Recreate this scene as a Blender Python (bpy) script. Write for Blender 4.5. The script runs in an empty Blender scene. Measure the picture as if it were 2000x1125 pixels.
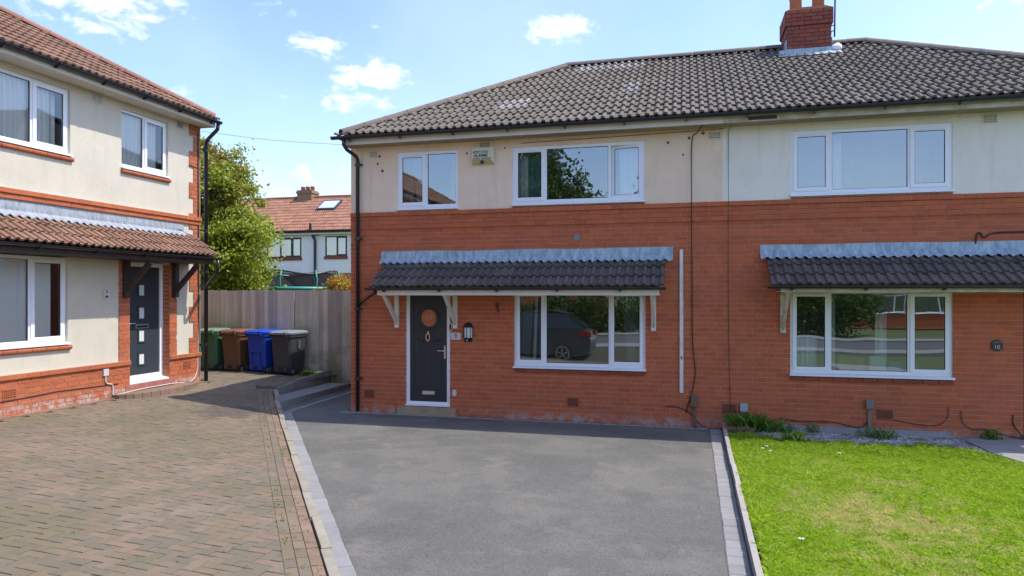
import bpy, bmesh, math, random
import numpy as np
from mathutils import Vector, Matrix
random.seed(7)
RNG = np.random.default_rng(11)
S = bpy.context.scene
COL = S.collection
R = math.radians

# ------------------------------------------------------------------ camera
CAM_H = 2.27
cam_d = bpy.data.cameras.new('camera')
cam = bpy.data.objects.new('camera', cam_d)
COL.objects.link(cam)
cam.location = (0, 0, CAM_H)
cam.rotation_euler = (R(90), 0, math.atan(340 / 1340))
cam_d.sensor_width = 36
cam_d.lens = 36 * 1340 / 2000
cam_d.shift_y = 11.5 / 2000
cam_d.clip_start = 0.05
cam_d.clip_end = 3000
S.camera = cam
S.render.engine = 'CYCLES'
S.cycles.max_bounces = 8
S.cycles.transparent_max_bounces = 12
S.cycles.caustics_reflective = False
S.cycles.caustics_refractive = False

# ------------------------------------------------------------------ light
SUN_TO = Vector((0.62, 0.14, 1.0)).normalized()
ELEV = math.asin(SUN_TO.z)
ROT = math.atan2(SUN_TO.x, SUN_TO.y)
sd = bpy.data.lights.new('sun', 'SUN')
sd.energy = 2.05
sd.angle = R(0.6)
sd.color = (1.0, 0.94, 0.86)
so = bpy.data.objects.new('sun', sd)
so.rotation_euler = (-SUN_TO).to_track_quat('-Z', 'Y').to_euler()
so.location = (30, 10, 40)
COL.objects.link(so)

S.view_settings.view_transform = 'Standard'
S.view_settings.look = 'None'
S.view_settings.gamma = 1.0
S.view_settings.exposure = 1.36
S.view_settings.use_curve_mapping = False


def NN(nt, t, **kw):
    n = nt.nodes.new(t)
    for k, v in kw.items():
        setattr(n, k, v)
    return n


def mth(nt, op, a, b=None, c=None, clamp=False):
    n = nt.nodes.new('ShaderNodeMath')
    n.operation = op
    n.use_clamp = clamp
    for i, x in enumerate((a, b, c)):
        if x is None:
            continue
        if isinstance(x, (int, float)):
            n.inputs[i].default_value = x
        else:
            nt.links.new(x, n.inputs[i])
    return n.outputs[0]


def mixc(nt, fac, a, b, blend='MIX'):
    n = nt.nodes.new('ShaderNodeMix')
    n.data_type = 'RGBA'
    n.blend_type = blend
    for i, x in ((0, fac), (6, a), (7, b)):
        if isinstance(x, (int, float)):
            n.inputs[i].default_value = x
        elif isinstance(x, (tuple, list)):
            n.inputs[i].default_value = (*x[:3], 1)
        else:
            nt.links.new(x, n.inputs[i])
    return n.outputs[2]


def ramp(nt, x, lo, hi):
    n = NN(nt, 'ShaderNodeMapRange')
    n.interpolation_type = 'SMOOTHSTEP'
    n.inputs['From Min'].default_value = lo
    n.inputs['From Max'].default_value = hi
    nt.links.new(x, n.inputs[0])
    return n.outputs[0]


def world():
    w = bpy.data.worlds.new('World')
    S.world = w
    w.use_nodes = True
    nt = w.node_tree
    nt.nodes.clear()
    out = NN(nt, 'ShaderNodeOutputWorld')
    bg = NN(nt, 'ShaderNodeBackground')
    nt.links.new(bg.outputs[0], out.inputs[0])
    sky = NN(nt, 'ShaderNodeTexSky')
    sky.sky_type = 'NISHITA'
    sky.sun_disc = False
    sky.sun_elevation = ELEV
    sky.sun_rotation = ROT
    sky.air_density = 1.15
    sky.dust_density = 0.9
    sky.ozone_density = 1.4
    tc = NN(nt, 'ShaderNodeTexCoord')
    d = tc.outputs['Generated']
    sep = NN(nt, 'ShaderNodeSeparateXYZ')
    nt.links.new(d, sep.inputs[0])
    az = mth(nt, 'ARCTAN2', sep.outputs[0], sep.outputs[1])
    el = mth(nt, 'ARCSINE', sep.outputs[2])
    # wispy detail
    mp = NN(nt, 'ShaderNodeMapping')
    mp.inputs['Scale'].default_value = (15, 15, 30)
    nt.links.new(d, mp.inputs[0])
    nz = NN(nt, 'ShaderNodeTexNoise')
    nz.inputs['Scale'].default_value = 1.6
    nz.inputs['Detail'].default_value = 8
    nz.inputs['Roughness'].default_value = 0.62
    nz.inputs['Distortion'].default_value = 0.35
    nt.links.new(mp.outputs[0], nz.inputs[0])
    # small fair-weather clouds: azimuth, elevation, half widths (degrees), density
    cl = [(-45.6, 19.9, 8.5, 3.0, 1.0), (-33.2, 21.8, 2.6, 1.9, .75), (-29.7, 19.2, 4.0, 1.7, 1.0),
          (-25.8, 17.2, 5.4, 1.7, 1.0), (-25.4, 18.4, 2.0, 1.4, .6), (-27.4, 15.4, 4.4, 1.6, 1.0), (-10.6, 21.0, 5.0, 2.0, 1.0),
          (-25.6, 21.0, 1.0, 1.0, .6), (-23.1, 20.0, 1.6, 1.1, .5), (-32.4, 15.1, 1.7, 1.2, .6), (-39.2, 14.7, 2.6, 1.4, .6),
          (-40.8, 21.2, 2.6, 1.2, .7), (-33.0, 9.2, 7.0, 2.4, .62), (-28.5, 10.2, 4.5, 1.8, .6), (22.1, 18.9, 3.4, 1.6, .7), (15, 17.2, 3, 1.4, .35),
          (-60, 15, 9, 2.5, .9), (40, 17, 8, 2.2, .9), (62, 24, 9, 3, .9), (95, 14, 12, 2.6, .9), (120, 26, 8, 3, .8),
          (150, 16, 10, 2.6, .8), (-92, 24, 9, 3, .9), (-120, 15, 12, 2.8, .9), (-150, 27, 9, 3, .7), (178, 12, 9, 1.6, .5)]
    tot = None
    for a, e, wa, we, dn in cl:
        x = mth(nt, 'MULTIPLY', mth(nt, 'SUBTRACT', az, R(a)), 1 / R(wa))
        y = mth(nt, 'MULTIPLY', mth(nt, 'SUBTRACT', el, R(e)), 1 / R(we))
        r2 = mth(nt, 'ADD', mth(nt, 'MULTIPLY', x, x), mth(nt, 'MULTIPLY', y, y))
        m = mth(nt, 'MULTIPLY', mth(nt, 'SUBTRACT', 1.0, r2, clamp=True), dn)
        tot = m if tot is None else mth(nt, 'MAXIMUM', tot, m)
    thr = mth(nt, 'SUBTRACT', 0.74, mth(nt, 'MULTIPLY', tot, 0.40))
    k = ramp(nt, mth(nt, 'SUBTRACT', nz.outputs[0], thr), -0.02, 0.30)
    k = mth(nt, 'MULTIPLY', k, mth(nt, 'MULTIPLY', ramp(nt, tot, 0.0, 0.45), 0.93))
    # thin high veil, everywhere
    vz = NN(nt, 'ShaderNodeTexNoise')
    vz.inputs['Scale'].default_value = 2.2
    vz.inputs['Detail'].default_value = 6
    nt.links.new(d, vz.inputs[0])
    veil = mth(nt, 'MULTIPLY', mth(nt, 'SUBTRACT', vz.outputs[0], 0.45, clamp=True), 0.55)
    lift = mixc(nt, 1.0, sky.outputs[0], (0.775, 0.785, 0.945), 'MULTIPLY')
    c = mixc(nt, veil, lift, (4.6, 5.0, 5.6))
    c = mixc(nt, k, c, (4.6, 4.65, 4.75))
    nt.links.new(c, bg.inputs[0])
    bg.inputs[1].default_value = 0.133


world()

# ------------------------------------------------------------------ materials
MAT = {}


def pmat(name, c1, c2=None, scale=6.0, rough=0.8, rnd=0.0, bump=0.0, bscale=60.0, detail=5.0, metallic=0.0, spec=0.5, contrast=2.0, extra=None, stretch=None):
    """Surface with broad colour variation, per-piece brightness and fine relief."""
    m = bpy.data.materials.new(name)
    m.use_nodes = True
    nt = m.node_tree
    b = nt.nodes['Principled BSDF']
    b.inputs['Roughness'].default_value = rough
    b.inputs['Metallic'].default_value = metallic
    b.inputs['Specular IOR Level'].default_value = spec
    g = NN(nt, 'ShaderNodeNewGeometry')
    pos = g.outputs['Position']
    if stretch:
        mp = NN(nt, 'ShaderNodeMapping')
        mp.inputs['Scale'].default_value = stretch
        nt.links.new(pos, mp.inputs[0])
        pos = mp.outputs[0]
    col = None
    if c2 is not None:
        nz = NN(nt, 'ShaderNodeTexNoise')
        nz.inputs['Scale'].default_value = scale
        nz.inputs['Detail'].default_value = detail
        nz.inputs['Roughness'].default_value = 0.6
        nt.links.new(pos, nz.inputs[0])
        f = mth(nt, 'ADD', mth(nt, 'MULTIPLY', mth(nt, 'SUBTRACT', nz.outputs[0], 0.5), contrast), 0.5, clamp=True)
        col = mixc(nt, f, c1, c2)
    if rnd:
        oi = NN(nt, 'ShaderNodeObjectInfo')
        r = mth(nt, 'FRACT', mth(nt, 'ADD', mth(nt, 'MULTIPLY', oi.outputs['Random'], 7.31), g.outputs['Random Per Island']))
        hs = NN(nt, 'ShaderNodeHueSaturation')
        if col is None:
            hs.inputs['Color'].default_value = (*c1, 1)
        else:
            nt.links.new(col, hs.inputs['Color'])
        v = mth(nt, 'ADD', mth(nt, 'MULTIPLY', mth(nt, 'SUBTRACT', r, 0.5), 2 * rnd), 1.0)
        nt.links.new(v, hs.inputs['Value'])
        r2 = mth(nt, 'FRACT', mth(nt, 'MULTIPLY', r, 17.3))
        nt.links.new(mth(nt, 'ADD', mth(nt, 'MULTIPLY', mth(nt, 'SUBTRACT', r2, 0.5), 0.014 * min(1, rnd * 4)), 0.5), hs.inputs['Hue'])
        col = hs.outputs[0]
    if extra:
        col = extra(nt, g, col if col is not None else c1)
    if col is None:
        b.inputs['Base Color'].default_value = (*c1, 1)
    else:
        nt.links.new(col, b.inputs['Base Color'])
    if bump:
        bz = NN(nt, 'ShaderNodeTexNoise')
        bz.inputs['Scale'].default_value = bscale
        bz.inputs['Detail'].default_value = 4
        nt.links.new(pos, bz.inputs[0])
        bp = NN(nt, 'ShaderNodeBump')
        bp.inputs['Strength'].default_value = bump
        bp.inputs['Distance'].default_value = 0.01
        nt.links.new(bz.outputs[0], bp.inputs['Height'])
        nt.links.new(bp.outputs[0], b.inputs['Normal'])
    MAT[name] = m
    return m


def noise(nt, pos, scale, detail=4, rough=0.6):
    n = NN(nt, 'ShaderNodeTexNoise')
    n.inputs['Scale'].default_value = scale
    n.inputs['Detail'].default_value = detail
    n.inputs['Roughness'].default_value = rough
    nt.links.new(pos, n.inputs[0])
    return n.outputs[0]


def zpos(nt, g):
    s = NN(nt, 'ShaderNodeSeparateXYZ')
    nt.links.new(g.outputs['Position'], s.inputs[0])
    return s.outputs


def salts(zb, amount):
    """white salts and old paint on the lowest courses"""
    def fn(nt, g, col):
        z = zpos(nt, g)[2]
        n = noise(nt, g.outputs['Position'], 7.0, 6, .7)
        low = mth(nt, 'SUBTRACT', 1.0, ramp(nt, z, zb + 0.03, zb + 0.22))
        f = mth(nt, 'MULTIPLY', mth(nt, 'MULTIPLY', ramp(nt, n, .42, .62), low), amount)
        col = mixc(nt, f, col, (.48, .38, .34))
        n2 = noise(nt, g.outputs['Position'], 1.1, 5, .6)
        return mixc(nt, mth(nt, 'MULTIPLY', ramp(nt, n2, .45, .75), .35), col, (.34, .10, .06))
    return fn


pmat('brick', (.51, .122, .041), (.43, .100, .036), 9, .85, rnd=.11, bump=.5, bscale=90, extra=salts(0.0, .75))
pmat('brick_left', (.50, .135, .045), (.40, .105, .038), 9, .85, rnd=.11, bump=.5, bscale=90, extra=salts(0.40, 1.0))
pmat('mortar', (.57, .37, .27), (.46, .27, .19), 14, .95, bump=.4, bscale=150)
pmat('mortar_left', (.50, .36, .27), (.42, .28, .2), 14, .95, bump=.4, bscale=150)
pmat('chimney_brick', (.30, .075, .045), (.22, .055, .035), 10, .85, rnd=.2, bump=.5)
pmat('chimney_mortar', (.07, .055, .045), None, rough=.95)


def dirt(c, sc, lo, hi, amt):
    def fn(nt, g, col):
        n = noise(nt, g.outputs['Position'], sc, 6, .65)
        mp = NN(nt, 'ShaderNodeMapping')
        mp.inputs['Scale'].default_value = (5, 5, .5)
        nt.links.new(g.outputs['Position'], mp.inputs[0])
        n2 = noise(nt, mp.outputs[0], 1.6, 5, .6)
        f = mth(nt, 'MULTIPLY', mth(nt, 'ADD', mth(nt, 'MULTIPLY', ramp(nt, n, lo, hi), .5), mth(nt, 'MULTIPLY', ramp(nt, n2, .5, .8), .5)), amt)
        return mixc(nt, f, col, c)
    return fn


pmat('render_cream', (.88, .70, .52), (.82, .64, .47), 3, .95, bump=1.0, bscale=85, extra=dirt((.46, .34, .22), .9, .45, .75, .5))
pmat('render_white', (.88, .84, .73), (.83, .785, .67), 3, .95, bump=1.0, bscale=85, extra=dirt((.52, .50, .40), .9, .45, .75, .5))
pmat('render_left', (.66, .61, .49), (.59, .545, .435), 2.5, .95, bump=1.0, bscale=80, extra=dirt((.40, .37, .29), .8, .45, .75, .5))
pmat('render_far', (.84, .79, .70), (.76, .71, .62), 2, .95, bump=.3)
pmat('upvc', (.80, .82, .85), None, rough=.25, spec=.5)
pmat('gasket', (.02, .02, .022), None, rough=.6)
pmat('sill_brick', (.27, .07, .035), (.21, .055, .03), 9, .85, rnd=.16, bump=.4)
pmat('sill_brick_left', (.42, .115, .045), (.33, .09, .04), 9, .85, rnd=.12, bump=.4)


def lichen(nt, g, col):
    p = g.outputs['Position']
    xyz = zpos(nt, g)
    col = mixc(nt, mth(nt, 'MULTIPLY', ramp(nt, noise(nt, p, 1.3, 4), .42, .65), .5), col, (.14, .122, .088))
    sp = noise(nt, p, 16.0, 2, .5)
    col = mixc(nt, mth(nt, 'MULTIPLY', ramp(nt, sp, .72, .76), .45), col, (.42, .40, .36))
    return mixc(nt, mth(nt, 'MULTIPLY', ramp(nt, noise(nt, p, 28, 3), .55, .75), .15), col, (.07, .06, .05))


pmat('roof_tile', (.138, .115, .092), (.165, .138, .108), 2.4, .9, rnd=.12, bump=.5, bscale=120, extra=lichen)
pmat('roof_tile_pale', (.22, .20, .18), (.29, .27, .25), 8, .9, rnd=.2, bump=.5, bscale=120)
pmat('ridge_tile', (.20, .155, .12), (.155, .125, .10), 3, .9, rnd=.15, bump=.4, bscale=90)
pmat('canopy_tile', (.082, .068, .058), (.12, .10, .085), 4, .8, rnd=.2, bump=.5, bscale=120)
pmat('red_tile', (.27, .150, .092), (.20, .108, .07), 3, .85, rnd=.18, bump=.5, bscale=120)
pmat('red_ridge', (.29, .140, .09), (.235, .112, .075), 3, .85, rnd=.12, bump=.4, bscale=90)
pmat('far_tile', (.36, .175, .11), (.28, .135, .085), 3, .85, rnd=.15)
pmat('underlay', (.045, .04, .035), None, rough=.95)
pmat('lead', (.20, .28, .34), (.46, .56, .61), 4, .55, bump=.5, bscale=14, stretch=(4, 1, 1.2), contrast=2.6)
pmat('lead_left', (.20, .225, .255), (.40, .43, .46), 4, .6, bump=.5, bscale=20, stretch=(1, 6, 1))
pmat('black_plastic', (.018, .021, .025), None, rough=.32, spec=.5)
pmat('fascia_white', (.70, .68, .62), (.62, .59, .50), 5, .45)
pmat('fascia_old', (.60, .58, .48), (.42, .38, .26), 5, .7, contrast=4, bump=.3, stretch=(1, 1, 3))
pmat('fascia_cream', (.64, .61, .53), (.54, .50, .41), 4, .5)
pmat('soffit', (.36, .30, .20), (.28, .23, .15), 4, .8)
pmat('dark_wood', (.035, .024, .020), (.055, .036, .028), 6, .6, bump=.3)
pmat('anthracite', (.022, .028, .034), None, rough=.42, bump=.12, bscale=140)
pmat('anthracite_left', (.035, .047, .058), None, rough=.4, bump=.08, bscale=140)
pmat('brown_door', (.05, .03, .022), None, rough=.5)
pmat('chrome', (.62, .63, .65), None, rough=.25, metallic=1.0)
pmat('letterplate', (.42, .43, .45), None, rough=.35, metallic=.6)
pmat('stone_step', (.34, .27, .19), (.42, .29, .14), 6, .9, bump=.5, bscale=50, extra=dirt((.17, .14, .11), 3, .4, .7, .8))
pmat('concrete', (.29, .29, .27), (.21, .21, .195), 4, .92, bump=.5, bscale=70)
pmat('edging', (.38, .36, .32), (.30, .28, .245), 6, .92, rnd=.08, bump=.5, bscale=60)
pmat('kerb_stone', (.33, .295, .23), (.24, .21, .155), 7, .92, rnd=.1, bump=.6, bscale=60)
pmat('sett', (.27, .262, .25), (.225, .218, .208), 8, .92, rnd=.10, bump=.5, bscale=90)


def mossy(nt, g, col):
    p = g.outputs['Position']
    f = mth(nt, 'MULTIPLY', ramp(nt, noise(nt, p, .75, 5), .42, .66), .55)
    col = mixc(nt, f, col, (.125, .11, .055))
    f2 = mth(nt, 'MULTIPLY', ramp(nt, noise(nt, p, 1.1, 6, .65), .5, .68), .45)
    col = mixc(nt, f2, col, (.235, .172, .118))
    return col


def paver_mat():
    m = pmat('paver', (.195, .146, .095), (.155, .120, .080), 20, .9, rnd=.09, bump=.5, bscale=110)
    nt = m.node_tree
    b = nt.nodes['Principled BSDF']
    old = b.inputs['Base Color'].links[0].from_socket
    g = NN(nt, 'ShaderNodeNewGeometry')
    oi = NN(nt, 'ShaderNodeObjectInfo')
    r = mth(nt, 'FRACT', mth(nt, 'ADD', mth(nt, 'MULTIPLY', oi.outputs['Random'], 3.77), mth(nt, 'MULTIPLY', g.outputs['Random Per Island'], 5.13)))
    pink = mth(nt, 'GREATER_THAN', r, .74)
    grey = mth(nt, 'LESS_THAN', r, .40)
    c = mixc(nt, mth(nt, 'MULTIPLY', pink, .5), old, (.225, .150, .10))
    c = mixc(nt, mth(nt, 'MULTIPLY', grey, .5), c, (.128, .118, .085))
    c = mossy(nt, g, c)
    # old oil stain in front of the bins
    xyz = zpos(nt, g)
    dx = mth(nt, 'MULTIPLY', mth(nt, 'ADD', xyz[0], 7.85), 1 / .62)
    dy = mth(nt, 'MULTIPLY', mth(nt, 'SUBTRACT', xyz[1], 10.55), 1 / .75)
    rr = mth(nt, 'SQRT', mth(nt, 'ADD', mth(nt, 'MULTIPLY', dx, dx), mth(nt, 'MULTIPLY', dy, dy)))
    rr = mth(nt, 'ADD', rr, mth(nt, 'MULTIPLY', mth(nt, 'SUBTRACT', noise(nt, g.outputs['Position'], 3.5, 4), .5), 1.6))
    st = mth(nt, 'MULTIPLY', mth(nt, 'SUBTRACT', 1.0, ramp(nt, rr, .55, 1.0)), .6)
    c = mixc(nt, st, c, (.065, .05, .045))
    nt.links.new(c, b.inputs['Base Color'])


paver_mat()
pmat('paver_pink', (.25, .16, .112), (.205, .132, .095), 14, .9, rnd=.14, bump=.5, bscale=110, extra=mossy)
pmat('joint_sand', (.065, .053, .032), (.06, .065, .024), 5, .95, bump=.6, bscale=90)


def tarmac_mat():
    m = pmat('tarmac', (.108, .107, .093), (.130, .126, .108), .5, .88, bump=.9, bscale=130)
    nt = m.node_tree
    b = nt.nodes['Principled BSDF']
    old = b.inputs['Base Color'].links[0].from_socket
    g = NN(nt, 'ShaderNodeNewGeometry')
    p = g.outputs['Position']
    c = mixc(nt, mth(nt, 'MULTIPLY', ramp(nt, noise(nt, p, .8, 6, .66), .42, .62), .8), old, (.172, .161, .133))
    c = mixc(nt, mth(nt, 'MULTIPLY', ramp(nt, noise(nt, p, 1.5, 6, .68), .54, .68), .6), c, (.225, .202, .162))
    c = mixc(nt, mth(nt, 'MULTIPLY', ramp(nt, noise(nt, p, .6, 6, .62), .50, .66), .65), c, (.092, .088, .081))
    v = NN(nt, 'ShaderNodeTexVoronoi')
    v.inputs['Scale'].default_value = 95
    nt.links.new(p, v.inputs[0])
    sp = NN(nt, 'ShaderNodeSeparateColor')
    nt.links.new(v.outputs['Color'], sp.inputs[0])
    c = mixc(nt, mth(nt, 'MULTIPLY', ramp(nt, sp.outputs[0], .65, 1.0), .45), c, (.20, .195, .175))
    c = mixc(nt, mth(nt, 'MULTIPLY', ramp(nt, sp.outputs[1], .72, 1.0), .6), c, (.04, .04, .042))
    nt.links.new(c, b.inputs['Base Color'])


tarmac_mat()
pmat('road', (.09, .09, .09), (.12, .118, .115), 1.5, .9, bump=.6, bscale=120)
pmat('soil', (.10, .105, .035), (.16, .13, .065), 3, .95, bump=.7, bscale=30)
pmat('turf_far', (.07, .11, .025), (.10, .12, .04), .8, .95, bump=.5, bscale=20)
pmat('fence_wood', (.66, .57, .42), (.50, .43, .31), 3, .9, rnd=.30, bump=.5, bscale=30, stretch=(7, 7, .5),
     extra=lambda nt, g, c: mixc(nt, mth(nt, 'MULTIPLY', mth(nt, 'MULTIPLY', ramp(nt, noise(nt, g.outputs['Position'], .8, 5), .40, .62),
           mth(nt, 'SUBTRACT', 1.0, ramp(nt, zpos(nt, g)[2], .9, 2.1))), .8), c, (.19, .175, .05)))
for nm, c in (('green', (.06, .17, .085)), ('brown', (.155, .07, .03)), ('blue', (.008, .055, .36)), ('grey', (.045, .050, .055))):
    pmat('bin_' + nm, c, None, rough=.42, bump=.1, bscale=200)
pmat('bin_lid_green', (.16, .26, .17), None, rough=.35)
pmat('bin_lid_brown', (.19, .085, .045), None, rough=.4)
pmat('bin_lid_blue', (.01, .07, .45), None, rough=.35)
pmat('bin_lid_grey', (.22, .25, .27), None, rough=.35)
pmat('rubber', (.02, .02, .022), None, rough=.7)
pmat('rim_grey', (.16, .17, .19), None, rough=.5)
pmat('sticker', (.10, .11, .115), None, rough=.6)
pmat('alarm_cream', (.62, .60, .46), None, rough=.4)
pmat('alarm_yellow', (.42, .36, .16), None, rough=.4)
pmat('ink', (.012, .011, .010), None, rough=.6)
pmat('ink_blue', (.05, .12, .22), None, rough=.6)
pmat('plaque_white', (.62, .62, .58), (.52, .52, .48), 20, .35)
pmat('frosted', (.62, .66, .62), None, rough=.5)
pmat('cable_black', (.02, .016, .014), None, rough=.6)
pmat('cable_white', (.62, .60, .54), None, rough=.5)
pmat('box_brown', (.16, .085, .06), None, rough=.6)
pmat('box_dull', (.20, .17, .155), None, rough=.6)
pmat('box_grey', (.33, .39, .40), None, rough=.45)
pmat('trunk_paint', (.72, .71, .68), (.60, .58, .53), 8, .6, contrast=3)
pmat('bark', (.09, .07, .05), (.05, .04, .03), 9, .95, bump=.8, bscale=40)
pmat('terracotta', (.45, .17, .09), (.38, .15, .09), 5, .85)
pmat('buff_brick', (.34, .21, .12), (.25, .15, .09), 8, .9, rnd=.15)
pmat('slate_dark', (.045, .045, .05), (.06, .06, .065), 4, .7)
pmat('brown_frame', (.030, .020, .018), None, rough=.5)
pmat('teal', (.035, .32, .24), None, rough=.45)
pmat('paint_red', (.33, .035, .03), (.40, .25, .2), 7, .7, contrast=1.2)
pmat('bed_soil', (.22, .20, .17), (.12, .105, .08), 4, .95, bump=.7, bscale=60)
pmat('gravel', (.46, .44, .41), (.22, .20, .17), 3, .95, rnd=.4, contrast=4)
pmat('plaster', (.62, .58, .52), None, rough=.95)
pmat('carpet', (.16, .14, .12), None, rough=.95)
pmat('curtain_teal', (.10, .30, .30), (.16, .38, .37), 3, .9)
pmat('curtain_grey', (.25, .25, .25), (.34, .33, .32), 3, .9)
pmat('curtain_white', (.85, .86, .84), None, rough=.9)
pmat('curtain_pink', (.45, .33, .34), None, rough=.9)
pmat('curtain_far', (.50, .55, .42), None, rough=.9)
pmat('blind', (.84, .87, .84), None, rough=.8)
pmat('card', (.36, .27, .17), None, rough=.9)
pmat('white_cloth', (.75, .78, .82), None, rough=.8)
pmat('blue_cloth', (.02, .20, .42), None, rough=.8)
pmat('car_paint', (.05, .055, .06), None, rough=.22, spec=.7)
pmat('car_glass', (.01, .012, .014), None, rough=.05, spec=.8)
pmat('car_light', (.35, .01, .01), None, rough=.15)
pmat('skylight_glass', (.55, .62, .68), None, rough=.1)
pmat('daisy', (.85, .85, .80), None, rough=.8)


def glass_mat(name, base=.26, tint=(.93, 1.0, 1.0)):
    m = bpy.data.materials.new(name)
    m.use_nodes = True
    nt = m.node_tree
    nt.nodes.clear()
    out = NN(nt, 'ShaderNodeOutputMaterial')
    tr = NN(nt, 'ShaderNodeBsdfTransparent')
    tr.inputs[0].default_value = (.82, .90, .89, 1)
    gl = NN(nt, 'ShaderNodeBsdfGlossy')
    gl.inputs[0].default_value = (*tint, 1)
    gl.inputs['Roughness'].default_value = 0.0
    fr = NN(nt, 'ShaderNodeFresnel')
    fr.inputs[0].default_value = 1.5
    g = NN(nt, 'ShaderNodeNewGeometry')
    n = noise(nt, g.outputs['Position'], 1.1, 1)
    bp = NN(nt, 'ShaderNodeBump')
    bp.inputs['Strength'].default_value = .25
    bp.inputs['Distance'].default_value = .01
    nt.links.new(n, bp.inputs['Height'])
    nt.links.new(bp.outputs[0], gl.inputs['Normal'])
    mx = NN(nt, 'ShaderNodeMixShader')
    nt.links.new(mth(nt, 'ADD', mth(nt, 'MULTIPLY', fr.outputs[0], 1 - base), base, clamp=True), mx.inputs[0])
    nt.links.new(tr.outputs[0], mx.inputs[1])
    nt.links.new(gl.outputs[0], mx.inputs[2])
    nt.links.new(mx.outputs[0], out.inputs[0])
    MAT[name] = m


glass_mat('glass')
glass_mat('glass_pale', .08)
MAT['glass_pale'].node_tree.nodes['Transparent BSDF'].inputs[0].default_value = (.97, .98, .97, 1)


def net_mat():
    m = bpy.data.materials.new('net')
    m.use_nodes = True
    nt = m.node_tree
    nt.nodes.clear()
    out = NN(nt, 'ShaderNodeOutputMaterial')
    tr = NN(nt, 'ShaderNodeBsdfTransparent')
    df = NN(nt, 'ShaderNodeBsdfDiffuse')
    df.inputs[0].default_value = (.03, .03, .035, 1)
    mx = NN(nt, 'ShaderNodeMixShader')
    mx.inputs[0].default_value = .55
    nt.links.new(tr.outputs[0], mx.inputs[1])
    nt.links.new(df.outputs[0], mx.inputs[2])
    nt.links.new(mx.outputs[0], out.inputs[0])
    MAT['net'] = m


net_mat()


def leaf_mat(name, cols, trans=.4, rough=.55, patch=None):
    """cols: list of (threshold, colour) picked per leaf"""
    m = bpy.data.materials.new(name)
    m.use_nodes = True
    nt = m.node_tree
    nt.nodes.clear()
    out = NN(nt, 'ShaderNodeOutputMaterial')
    g = NN(nt, 'ShaderNodeNewGeometry')
    cr = NN(nt, 'ShaderNodeValToRGB')
    el = cr.color_ramp.elements
    while len(el) < len(cols):
        el.new(.5)
    for e, (t, c) in zip(el, cols):
        e.position = t
        e.color = (*c, 1)
    nt.links.new(g.outputs['Random Per Island'], cr.inputs[0])
    c = cr.outputs[0]
    if patch:
        c = patch(nt, g, c)
    b = NN(nt, 'ShaderNodeBsdfPrincipled')
    b.inputs['Roughness'].default_value = rough
    b.inputs['Specular IOR Level'].default_value = .3
    nt.links.new(c, b.inputs['Base Color'])
    t = NN(nt, 'ShaderNodeBsdfTranslucent')
    nt.links.new(c, t.inputs[0])
    mx = NN(nt, 'ShaderNodeMixShader')
    mx.inputs[0].default_value = trans
    nt.links.new(b.outputs[0], mx.inputs[1])
    nt.links.new(t.outputs[0], mx.inputs[2])
    nt.links.new(mx.outputs[0], out.inputs[0])
    MAT[name] = m


def red_top(nt, g, c):
    z = zpos(nt, g)[2]
    n = noise(nt, g.outputs['Position'], 1.6, 3)
    f = mth(nt, 'MULTIPLY', ramp(nt, n, .45, .62), mth(nt, 'ADD', mth(nt, 'MULTIPLY', ramp(nt, z, 4.2, 6.6), .7), .08))
    return mixc(nt, f, c, (.34, .19, .07))


def dry_lawn(nt, g, c):
    p = g.outputs['Position']
    xyz = zpos(nt, g)
    n = noise(nt, p, .75, 5, .65)
    n2 = noise(nt, p, 5.0, 5, .7)
    dx = mth(nt, 'MULTIPLY', mth(nt, 'SUBTRACT', xyz[0], 1.9), 1 / 1.0)
    dy = mth(nt, 'MULTIPLY', mth(nt, 'SUBTRACT', xyz[1], 7.6), 1 / 2.2)
    rr = mth(nt, 'SQRT', mth(nt, 'ADD', mth(nt, 'MULTIPLY', dx, dx), mth(nt, 'MULTIPLY', dy, dy)))
    k = mth(nt, 'ADD', mth(nt, 'SUBTRACT', .62, mth(nt, 'MULTIPLY', rr, .42)), mth(nt, 'ADD', mth(nt, 'SUBTRACT', n, .5), mth(nt, 'MULTIPLY', mth(nt, 'SUBTRACT', n2, .5), 1.7)))
    f = mth(nt, 'MULTIPLY', ramp(nt, k, .20, .70), .68)
    far = mth(nt, 'MULTIPLY', ramp(nt, xyz[1], 9.6, 11.2), .45)
    c = mixc(nt, far, c, (.14, .27, .014))
    return mixc(nt, f, c, (.80, .66, .32))


leaf_mat('tree_leaf', [(0, (.15, .22, .014)), (.4, (.28, .37, .028)), (.75, (.45, .50, .06)), (1, (.62, .58, .16))], .45, patch=red_top)
leaf_mat('dark_leaf', [(0, (.03, .07, .010)), (.5, (.065, .125, .018)), (1, (.12, .18, .035))], .3)
leaf_mat('shrub_leaf', [(0, (.30, .30, .03)), (.45, (.50, .40, .04)), (.75, (.55, .22, .05)), (1, (.45, .08, .03))], .35)
leaf_mat('weed_leaf', [(0, (.07, .15, .014)), (.6, (.12, .24, .025)), (1, (.22, .32, .05))], .35)
leaf_mat('joint_leaf', [(0, (.12, .17, .03)), (1, (.28, .32, .07))], .3)
leaf_mat('grass_blade', [(0, (.25, .41, .018)), (.5, (.42, .60, .03)), (.85, (.55, .68, .06)), (1, (.66, .62, .2))], .4, patch=dry_lawn)
leaf_mat('straw', [(0, (.20, .15, .07)), (1, (.34, .26, .13))], .2)


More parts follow.
